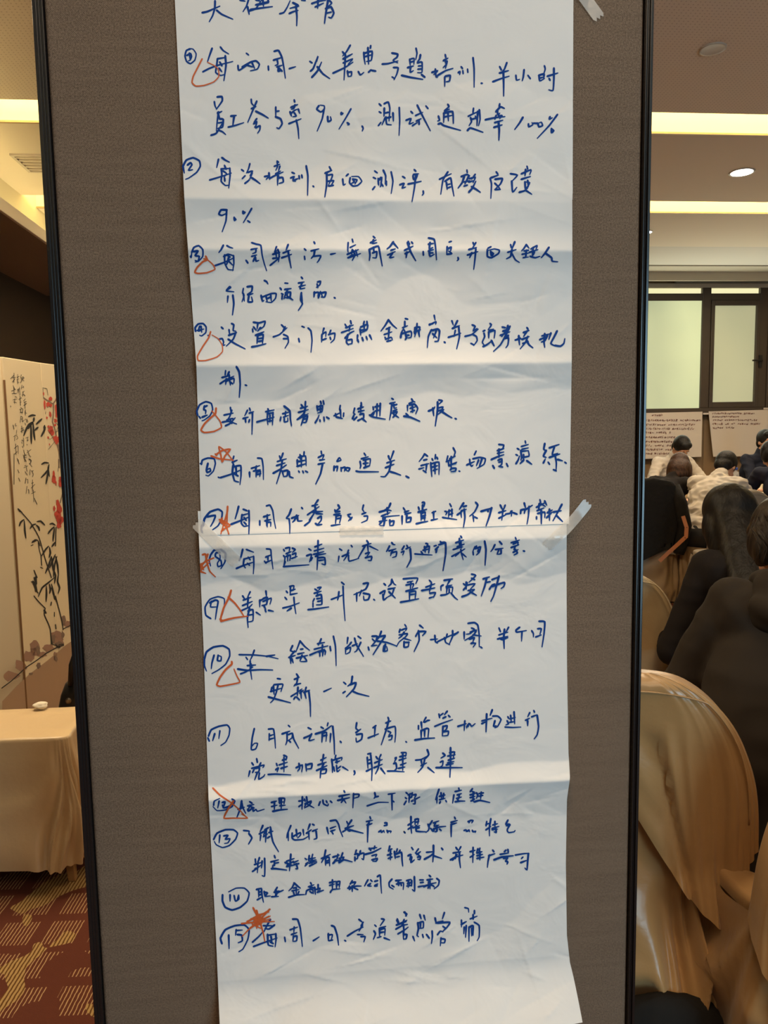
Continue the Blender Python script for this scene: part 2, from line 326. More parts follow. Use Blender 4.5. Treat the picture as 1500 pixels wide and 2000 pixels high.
# Handwriting: (origin x, origin y, units per photograph pixel, pen strokes). Each stroke is a run of x y pairs.
INK_UPPER = [
(340,0,3.75,"208 92 245 84 335 45;300 8 298 60 282 115 258 158;312 75 350 105 430 140;545 0 530 45 505 85;538 50 545 80 550 105;485 0 520 8;550 80 600 62 640 0;600 0 625 5;600 35 690 10;560 70 640 58 720 48;650 0 655 45;688 0 690 18 615 38;775 100 805 90 830 50 850 5;872 20 912 42 850 60;845 98 875 84 908 76;893 45 900 120 898 188;935 0 960 3;1010 25 1060 8 1112 0;1055 0 1052 60;1035 50 1095 22;1128 0 1118 60 1108 120 1102 170;1112 62 1150 50 1170 95 1152 130 1132 125;1120 95 1150 88;1135 0 1155 22 1120 55"),
(340,0,3.75,"118 358 90 370 80 410 92 450 120 466 152 440 162 395 140 360 110 355;112 390 118 440;95 405 120 392 128 415 118 440 105 445;278 355 262 400 245 452;340 345 360 370 400 395;212 525 260 500 330 475 430 450;318 430 312 480 305 530 340 552 370 545;375 410 380 480 365 590;318 430 378 420;335 455 350 480;330 500 350 525;468 480 475 515 540 475;530 390 545 402;500 490 560 455 600 445 625 470 610 505 560 518;540 478 575 490;572 462 590 500;690 485 692 512;735 375 765 370 790 420 805 500 815 572;730 440 785 422;755 435 760 470 740 480;755 490 790 478;765 500 762 522 788 515;770 500 790 520;845 502 890 488;995 450 1010 460;1000 520 1020 500 1055 410 1045 450;1010 565 1050 520 1080 455;1050 490 1090 540 1140 575;1235 380 1250 400;1290 332 1262 380 1235 410;1240 430 1305 395;1165 535 1250 495 1310 455;1255 400 1250 500 1245 585;1240 460 1310 430 1275 470;1270 520 1275 560;1275 530 1300 525 1298 555 1275 560;1390 385 1392 425 1400 470;1395 390 1450 375 1445 440 1410 450;1440 335 1438 352;1420 350 1425 470;1395 415 1450 400;1350 525 1365 548 1390 530;1425 528 1442 512;1450 515 1475 520"),
(340,0,3.75,"318 710 350 708 352 740 310 800;295 745 300 775 312 800;320 825 335 870;325 820 315 900 310 960;320 830 350 815;335 870 360 875 355 930 320 940;325 900 355 895;272 990 310 975 355 900;330 955 355 965 378 985;418 850 455 845;440 850 430 920;398 930 450 918 510 898;565 728 568 755 585 775;605 742 580 800 540 895;568 795 600 780;600 815 650 840 690 865;605 870 585 895;585 905 605 890 600 920 590 930;600 935 630 920 628 950 612 975;745 785 745 850;748 815 768 812;745 855 780 870 792 905 770 940 752 935;880 732 884 745;858 785 905 765;885 770 875 795 860 800;858 830 880 810 900 800;880 825 895 850 870 855;910 800 920 830;850 820 860 850;842 905 930 870;895 880 908 940 914 1015;1060 775 1045 800 1075 820 1100 800 1100 775 1070 770;1098 800 1085 870 1048 960;1125 855 1128 890 1150 880 1145 855;1225 825 1222 840 1238 830 1225 825;1295 798 1260 860 1208 945;1270 900 1285 910 1272 915;1378 925 1385 940 1378 960"),
(720,0,3.261,"150 338 185 345 180 365 155 385 185 400;88 408 125 405 187 388;160 430 188 432 180 470 162 508;150 490 165 500;302 308 308 340 300 380;262 378 265 415;270 375 290 372 288 410;268 395 288 390;250 430 285 420;268 425 265 460 285 450;212 480 265 492 345 505;330 350 325 375 310 395;312 400 340 395 340 460 312 462;318 420 338 418;315 440 338 438;338 475 357 490;488 348 492 365;478 385 505 370;405 460 440 450 415 475;425 440 430 490 440 490;440 480 490 450 537 435;490 385 495 410 475 430;500 390 490 435;485 490 485 550;490 485 520 480 515 515 495 520;590 425 598 435;572 462 582 455 580 475;600 450 602 468;630 440 632 460;665 368 672 440 672 555;718 530 722 530;835 425 845 445;880 400 865 440 850 460;835 465 890 450;792 520 845 500 895 485;858 450 860 530 860 612;938 480 942 510 962 505;990 445 985 490 978 515;1015 480 1030 500;1085 480 1090 515 1120 500;1085 480 1118 470 1115 500;1088 498 1118 490;1120 420 1125 440 1112 480;1140 485 1205 465;1180 435 1180 500 1175 575 1148 572;1150 500 1155 510"),
(720,0,3.261,"68 662 78 672;68 712 78 718;62 800 78 780;100 690 98 740;100 660 125 650 135 690 130 770;105 720 125 715;105 750 85 795;110 745 115 790 145 795;118 750 140 745;155 720 158 770;195 685 198 770 194 862;270 710 280 720;240 765 270 755 258 790 285 780;280 800 310 780;300 735 345 715;310 670 345 740 393 832;365 675 378 690;305 770 335 755;320 765 322 790;445 740 452 765 440 770;505 665 512 680 485 700;485 705 515 695;480 720 478 780;480 720 535 710 540 785;505 715 508 770;480 745 530 735;445 790 460 785 480 800 585 830;635 740 665 725 710 705;668 690 665 715;650 750 655 775 640 800;630 830 650 815 728 842;695 710 690 800;705 700 710 760 700 800;680 740 685 755;655 760 690 750;835 662 832 678;812 710 840 680 865 690;820 705 825 735 835 720;745 762 800 750 868 742;812 735 805 755;830 740 850 735 835 755;805 780 855 765;800 810 850 795;828 780 832 830 830 892;982 748 960 785 930 825;1018 790 1020 808 1045 795 1040 780;1050 785 1075 785;1078 785 1085 808 1108 800 1100 778 1080 785;1155 745 1150 760 1170 750;1202 730 1150 800 1075 880;1165 820 1165 845 1180 832 1168 820"),
(340,290,3.75,"65 130 75 180;65 130 90 85 140 68 185 90 192 130 165 175 110 215 85 225;100 120 120 105 130 120 105 160 135 155;325 80 312 140;352 68 375 85 405 100;345 150 350 190 345 240 375 270 405 268;345 150 410 145;408 145 410 200 400 290;262 230 330 210 420 180;370 125 380 150;360 165 385 185 365 210;370 215 372 238;495 155 508 165;500 220 520 200;555 112 545 150 530 180;540 175 575 165 555 200;520 255 550 230 575 180;570 215 600 235 630 258;755 92 765 100;735 130 775 115;755 95 758 130 745 160;775 130 765 165;665 205 700 200 675 225;695 180 700 225;702 218 735 200 798 172;745 185 780 165;760 200 758 268;765 215 795 212 800 245 770 255;765 200 760 240;865 175 880 182;855 215 880 205 870 230 890 240;875 235 905 220;915 200 918 220;935 195 938 212;968 128 980 200 978 342;1018 275 1022 278;1138 135 1148 155;1108 180 1155 160;1118 180 1118 260 1104 355;1128 195 1160 190 1155 215 1128 275;1130 240 1170 235 1150 270;1135 275 1165 270;1235 225 1240 268 1255 260;1262 200 1275 188;1290 215 1285 250 1310 275 1345 270 1375 240 1350 205 1300 205;1310 225 1320 245 1300 255;1310 225 1340 230 1325 260"),
(720,290,3.75,"45 165 62 178;35 212 50 220;30 300 45 280;70 235 72 262;70 220 75 270;108 160 125 200 122 260;75 230 95 210 90 270 85 280;90 250 105 275;130 240 130 268;165 172 178 240 165 330;250 205 265 215;230 265 260 255 245 290 270 282;335 155 345 165;290 260 340 250 385 240;325 200 330 225;355 195 345 230;330 190 365 185;345 200 335 290 318 388;400 312 402 330 392 342;520 225 560 205 605 185;580 172 545 230 528 335;560 240 600 215 610 270 625 348;570 250 575 300;575 265 595 260;578 290 598 282;720 158 722 175;680 205 720 190 740 200;700 205 685 250 655 290;735 200 705 260;700 245 740 235;700 275 722 268;780 190 755 225;740 220 782 210 765 250;735 245 770 235;735 318 760 290 785 240;755 280 790 300 818 320;935 172 945 185;895 215 950 195;890 220 900 260 895 365;928 225 980 220 965 260 925 300;925 255 950 280 965 300;928 300 965 300;1040 185 1090 195 1055 235;1048 240 1055 320 1085 285;1160 130 1165 150;1120 185 1190 155 1180 190;1150 155 1145 200;1120 225 1185 205;1145 245 1150 300 1180 250 1145 245;1165 235 1170 280;1105 320 1140 310 1165 290;1150 305 1195 335"),
(340,290,3.75,"385 450 345 450 328 480 350 490 385 475;385 455 380 530 352 610;440 505 442 528 455 520;445 510 452 520;505 460 505 478 522 468 505 460;568 440 545 480 508 542;540 530 555 540;130 760 145 725 180 712 210 740 210 790 180 825 155 832;120 790 125 800 130 762;145 755 175 750 155 785 185 790 175 825 155 820;360 710 345 740 328 762;388 712 405 722 430 730;370 780 372 840 395 885 435 890;365 790 395 775 435 785;435 785 438 840 430 895;300 858 365 835 440 800;385 780 410 795;400 800 385 850;400 825 430 855;528 820 540 838;570 690 600 700 635 710 645 780 660 840 678 895;565 740 610 730;600 735 598 760 575 770;570 790 605 780;595 795 600 825 620 820;580 825 590 800;750 720 735 760;725 775 775 760;745 745 750 800;760 740 770 775 765 830;705 855 760 810 775 790;725 805 770 800;835 705 820 745;800 765 850 745;790 800 820 790 860 775;835 750 845 810 858 875;955 735 965 745;955 790 958 812;1025 685 1030 695;1005 750 1060 735;1030 745 1025 780 1005 805;1020 790 1075 785 1060 820 1048 835;1148 775 1182 768;1275 690 1272 740 1275 760;1305 665 1310 685;1290 725 1330 705;1270 775 1350 740;1305 740 1300 770;1310 745 1325 780 1305 820;1290 790 1310 780;1275 800 1365 770;1330 745 1345 790"),
(720,290,3.75,"35 645 45 655;15 690 55 670;35 670 28 695 60 690;5 740 10 780 5 820;5 740 70 715 85 780 100 860;35 725 40 760;30 765 60 755 55 800 30 800;180 685 155 720 135 735;180 690 215 730;165 745 195 735;140 780 195 755;175 765 155 800 185 795;290 680 300 700;265 745 325 715;285 690 310 760 345 822;315 685 322 695;270 770 300 755;280 760 275 800;400 755 402 780;440 655 480 665 490 720 498 815;440 700 475 695;450 690 445 735 470 725;440 750 475 740;445 755 450 790 480 775;455 765 470 765;590 685 605 680;575 720 572 770;580 735 605 722 600 750;575 775 610 770 585 750;655 800 658 812 648 822;765 690 772 705;785 690 755 740;735 740 790 725;725 780 800 755;755 765 740 800;785 735 780 800 770 885;875 730 895 720;870 740 870 790 900 800 950 770 958 745 920 735 880 745;895 755 900 785 915 770 895 755;1040 705 1045 725;1070 685 1050 735;1020 760 1080 740;1050 740 1040 790 1010 808;1050 770 1075 815 1105 835;1155 705 1135 735 1120 750;1155 705 1175 730;1140 750 1170 745;1125 775 1175 765;1155 745 1150 795 1125 800 1170 795;1190 735 1235 710 1225 740;1180 760 1240 740;1205 725 1200 790;1185 790 1220 800 1255 790;1215 760 1205 780;1320 725 1290 770 1265 800;1300 770 1340 800 1345 825 1385 830"),
(370,540,3.75,"295 75 270 105 325 112;300 80 275 100;282 145 278 190;318 138 325 200 315 282;395 88 390 115;390 120 400 140 385 185;395 125 402 180;425 75 460 72 455 110 425 130;430 135 465 125;435 145 430 185 462 185 455 150;550 30 565 38 575 55;525 140 535 182 545 175;535 150 600 125 635 125 630 160 600 190 560 185;560 140 570 185;595 130 600 180;575 160 595 150;700 48 720 50;665 85 672 95;680 140 678 165;675 125 685 130;700 95 745 88;720 95 700 140 692 165;705 120 740 115 735 155 700 155;715 125 718 160;725 150 758 172;820 5 828 15;800 48 840 40;825 45 810 90 845 85;805 75 850 62;820 120 815 170 828 200 798 248;820 130 828 190;940 40 960 35 955 60 930 80;935 55 940 80;915 115 912 150;915 120 945 115 940 145;945 155 960 110 975 150;970 120 1000 115 990 150 965 150;1062 155 1066 158"),
(370,540,3.75,"45 400 42 375 65 348 100 345 122 370 120 410 90 435 75 430;75 365 65 400 85 395;85 365 90 410;60 395 105 385;138 432 142 434;235 372 245 382;215 460 240 455 250 480 245 505 260 500;290 390 295 430;310 345 325 355 320 395 340 400;290 430 345 410;340 410 320 460 270 510;285 460 330 490 408 530;470 335 510 340 555 328 545 365 520 385;462 385 465 405;470 370 490 395;500 350 495 385;520 375 500 400;485 430 545 405;500 435 495 490;505 430 540 425 535 490;505 455 535 450;508 475 535 470;458 515 500 508 560 492;675 355 690 370;700 370 680 410;615 442 660 425 715 375;690 425 720 440 725 480 700 525;690 455 720 455;800 455 805 478;825 365 840 372;870 378 890 400 898 470 890 555;970 430 968 480;985 380 975 410;970 425 1000 405 998 440;975 465 1000 455;1035 395 1020 430;1020 425 1065 415 1060 460 1035 485;1030 445 1035 460;1180 325 1185 345;1140 350 1155 375;1145 375 1200 355;1115 410 1200 380;1175 360 1170 400;1140 450 1175 415 1205 400;1160 425 1150 480 1165 500;1165 465 1190 460 1190 490 1165 495;1280 330 1275 350;1300 330 1302 345;1250 385 1255 430;1255 370 1305 350 1300 390 1260 410;1280 360 1280 400;1255 395 1300 385;1232 460 1238 478;1265 448 1272 468;1295 440 1302 460;1320 430 1335 462;1232 430 1228 470"),
(740,540,3.75,"70 318 45 360 15 400;70 318 100 355 130 380;55 385 85 370;40 425 95 405;75 375 70 460;45 445 52 460;50 460 90 445 100 465;60 475 88 468;195 308 210 312;190 330 190 360;175 375 210 360;180 385 190 400;160 445 165 415 175 390;165 420 230 400 240 415 235 445 215 450;195 410 200 455;200 430 220 430;195 460 205 445;265 375 260 420;265 375 300 370 295 410;260 405 305 390;280 345 275 400 262 440;290 395 298 440;405 285 412 320;370 350 395 345;370 355 420 330 415 350;385 390 362 440 355 520;390 395 430 385 445 400 435 470 410 475;395 420 425 450;420 400 400 450;480 480 484 484;535 325 545 355;575 325 560 355 545 380;540 380 590 360;510 445 560 430 600 415;560 395 550 440;585 370 590 440 570 530;685 355 705 365 690 400 720 380;632 438 680 425 728 385;690 425 715 440 720 470 695 505;675 490 695 500;765 400 775 395;770 415 775 440 758 480 770 500;815 345 825 355 800 390;810 395 840 385;805 405 805 450;810 405 850 395 845 450;765 512 790 500 830 470;825 470 845 508;945 360 935 395 900 440;905 370 925 375;910 400 955 385;890 430 960 405;960 365 930 430 890 500 840 548;930 440 950 430 945 455;920 455 950 450 945 500 930 522;1010 460 1035 450;1000 465 1045 455;1025 435 1030 500;1085 375 1092 385;1060 410 1100 395;1085 400 1060 440;1050 460 1100 440;1090 440 1075 480 1035 530;1085 470 1100 500 1128 522;1055 490 1095 475;1195 435 1250 420;1215 420 1210 480 1215 518;1180 462 1215 445;1235 430 1215 470 1190 480;1260 415 1245 460;1305 400 1285 440 1260 490 1290 508;1290 505 1330 510 1355 490 1362 455"),
(370,540,3.75,"265 690 262 720;290 700 275 730;240 740 295 725;225 785 270 755 325 730;270 750 265 790;270 765 325 745 325 780;290 720 300 795;295 770 315 785;345 662 365 700 372 790 365 885;410 795 418 798"),
(370,760,3.75,"60 190 55 160 75 115 120 92 160 105 170 150 150 195 110 225 92 232;70 200 80 212;110 125 105 150 120 155 118 180;110 130 128 122;95 205 130 190;300 135 305 175;255 190 320 175;310 155 295 200 275 230;275 225 320 215 310 245;242 242 285 235 345 255;265 268 300 250 335 210;300 225 310 250;425 155 405 195;395 215 430 205;410 215 412 240;440 140 445 155;440 175 470 165;462 175 460 250 458 330;435 240 440 225;575 145 580 160;560 165 620 152;575 165 570 215 575 260;572 180 615 172;612 172 608 262;495 240 550 225 620 205;590 190 590 240;580 235 610 230;670 205 665 230;695 125 735 160 740 220 748 268;685 180 725 170;705 165 702 190;690 205 725 192;695 215 695 240 720 235 720 210;820 115 830 130;850 92 848 120;815 140 865 125;800 170 870 150;850 130 838 180 790 220;790 222 870 180;845 190 830 230 818 265;835 205 865 195 855 240 835 245;840 220 860 215;960 90 965 105;980 85 985 110;935 125 938 160;940 130 975 120 970 165 940 175;960 120 958 170;940 150 975 142;922 245 940 215 950 190;955 225 958 235;985 205 988 232;1005 205 1022 215;1105 120 1100 150;1060 195 1110 170;1070 180 1075 205;1105 150 1110 215;1130 175 1128 200;1080 205 1120 215;1210 140 1202 175 1215 185;1195 215 1210 180;1205 225 1225 205;1258 100 1260 130;1235 145 1275 130;1240 165 1280 155;1250 185 1275 180 1275 215 1250 220;1255 120 1255 180;1235 230 1265 215;1265 215 1295 240;1345 130 1348 150;1330 190 1355 165 1345 195;1360 130 1400 120;1362 160 1400 150;1375 110 1372 200;1398 105 1395 195;1320 190 1350 205 1435 220"),
(740,760,3.75,"95 68 105 75;82 105 120 95;95 110 90 160 78 225;100 120 130 112;110 110 112 140 130 135;105 160 130 150;100 175 135 165 120 190;105 205 130 180;110 185 145 208;240 72 248 85;222 105 255 90 265 95;210 120 210 160;225 115 262 110 285 140 270 180;230 140 265 130;245 115 248 170;235 165 260 155;200 180 215 195;185 198 230 205 300 235;365 160 400 145 410 130;395 140 402 195;440 80 465 85 440 110;430 95 430 150 413 270;430 140 470 130 450 170 420 195;430 160 475 150 440 180;455 160 500 190 535 210;560 215 566 218"),
(370,760,3.75,"88 550 95 520 135 505 180 510 190 545 175 600 140 635 120 630;80 545 85 545;135 545 125 590 130 610 155 600 150 580 130 590;212 645 218 648;325 492 320 510;315 535 350 520;325 560 320 545;320 560 315 610 330 670 360 680;320 570 375 560 378 630 370 698;228 648 300 625 380 590;340 570 345 625;330 620 355 635;440 610 442 645;500 505 530 510 540 570 542 662;455 580 515 560;490 565 485 590;470 600 520 590;490 610 488 645;490 610 520 600 515 640;495 625 520 620;660 490 668 515;685 470 675 500 660 525;645 530 710 510;615 615 660 590 710 555;640 560 700 540;680 520 670 590 638 692;680 600 690 640;690 600 720 595 715 635 690 640;730 605 735 640 760 650;790 520 790 560;810 480 812 510;840 460 838 490;800 500 850 490 855 560;800 530 850 520;820 490 820 570;790 565 855 545;800 600 805 608;830 600 835 612;850 600 865 608;965 455 968 475;945 500 985 480 975 510;955 520 990 515;945 550 990 540;975 550 960 620 925 695;1095 505 1080 530 1110 520 1100 500;1060 565 1058 595;1060 575 1085 565 1080 600;1110 575 1112 600;1112 580 1140 570 1135 600;1145 590 1150 575 1175 580 1165 600 1150 595;1280 470 1290 485;1260 510 1310 495;1250 530 1255 560 1250 580;1275 520 1325 510 1320 560;1275 545 1310 540;1290 520 1290 575;1280 575 1320 560;1222 600 1250 605 1385 605"),
(740,760,3.75,"70 490 80 520;108 455 85 520;60 540 115 520;50 575 110 550;90 530 75 600 45 640 15 640;85 605 120 615 160 630;200 638 218 648;335 475 320 500 295 530;335 475 355 490;330 520 350 515;310 560 365 545;295 585 330 575;350 550 345 600;325 595 345 610;415 480 412 510;390 510 395 520;425 500 430 510;380 540 385 600 388 640;388 545 440 535 440 625;395 570 430 560;400 595 430 585;410 545 412 620;505 490 498 520;495 530 520 520;510 530 512 560;545 430 560 460 550 490;520 510 560 490;515 560 570 535;530 495 530 580;530 550 565 545;525 590 535 580 565 580 560 600 530 605;588 600 592 602;665 515 668 545;645 555 700 530;665 545 680 565 690 555;712 455 700 480;690 510 740 500 780 510 770 550 720 580;730 520 715 560;755 510 735 570;880 405 915 410 905 440 885 440;870 450 915 435;870 470 915 460;825 515 870 495 915 480;880 440 880 500;875 520 900 510 900 550 880 565;880 535 900 530;880 565 905 570;835 560 845 578;935 545 945 565;1072 380 1075 395;1015 435 1025 442;1005 480 1015 485;1005 545 1020 520 1030 490;1045 420 1095 405;1050 440 1095 430;1040 450 1045 500 1040 520;1050 455 1095 450;1060 480 1060 520;1050 500 1100 490 1095 450;1060 520 1035 545;1085 525 1120 550;1215 400 1208 440 1225 450;1225 450 1205 490 1225 500;1205 540 1220 510;1240 535 1250 550;1250 430 1320 405;1285 425 1270 480 1310 470;1250 500 1325 475;1290 480 1300 540 1298 598;1280 590 1298 598;1310 515 1345 525;1362 535 1372 542"),
(370,760,3.75,"100 1000 110 950 150 900 210 880 240 900 235 950 210 1000 170 1030;90 1000 88 1030 95 1052;130 935 190 925 175 970 155 1005;360 860 350 900 335 950;395 880 420 890;385 920 380 980 400 1005 430 1000;385 925 435 910;435 890 438 960 435 1060;305 990 370 965 440 935;400 940 415 960;400 975 415 990;515 965 515 995;565 855 590 850 610 890 620 960 632 1020;545 935 590 920;570 920 570 950;555 965 595 955;565 970 568 1000;575 975 595 975 595 1005;570 940 570 1010;745 880 730 920 710 945 725 950;730 950 735 1000 735 1055;750 945 800 925;785 925 770 960 755 975;790 930 795 965 825 965;822 868 828 875;942 812 915 850;900 855 940 845;865 920 950 860;895 900 975 895;920 860 930 910;880 960 920 900;845 998 880 970 900 930;930 910 975 915;940 945 965 930 965 960 940 990;925 985 940 995 970 990;1090 850 1100 870 1075 890;1065 885 1070 900;1070 900 1100 895;1060 920 1105 910;1075 925 1070 985;1075 930 1110 925 1100 980;1075 950 1105 945;1040 1000 1070 995 1105 990;1160 920 1180 915;1165 930 1180 945 1165 965;1180 955 1190 940;1275 850 1268 880 1280 900;1265 915 1290 905;1280 930 1305 930 1300 960 1260 978"),
(740,760,3.75,"85 838 70 870 25 895;5 900 60 885 90 890;60 870 65 920;20 930 80 905;5 990 30 960 30 940 90 930 150 925;45 940 35 1000 10 1000;5 970 60 960;80 960 80 1000;85 970 110 965 105 995 85 1000;180 870 190 885;170 930 170 990;190 900 220 890;195 915 235 905;205 925 200 975;205 945 235 940 230 970 205 975;290 865 295 880;320 830 335 830 330 860;320 850 320 880;290 900 350 880;310 900 310 960;315 910 340 900 335 965;315 930 340 925;315 945 338 942;275 985 320 975 358 968;390 905 415 895;400 900 402 955;385 960 430 950;520 840 530 860;485 895 500 900 490 920;510 895 540 885;515 920 540 910;515 885 510 940;535 880 535 935;468 940 500 945 570 955;620 835 590 880;575 920 610 895;600 900 605 940;620 860 640 855;605 890 640 880;625 880 630 940 620 1010;710 830 725 850 700 900 665 930;690 925 695 970;700 935 720 945;750 895 830 870;800 885 800 895;825 870 810 930 785 1002;890 850 905 880;925 850 910 890;880 905 930 890;880 945 930 920;910 880 900 960;930 915 960 910;965 900 975 890 970 930;985 905 1010 915;1040 885 1038 910;1045 885 1070 880 1065 910;1065 835 1075 870;1070 885 1125 850;1100 860 1095 930 1085 988;1180 810 1185 830;1155 865 1220 830;1175 840 1170 890;1190 840 1220 860;1160 890 1210 870;1215 820 1230 850;1155 935 1155 950;1165 910 1215 900 1215 940;1190 890 1190 985;1235 905 1270 885;1250 880 1250 960;1230 940 1270 900;1280 900 1335 890;1340 845 1300 920 1275 965;1300 925 1345 970"),
]
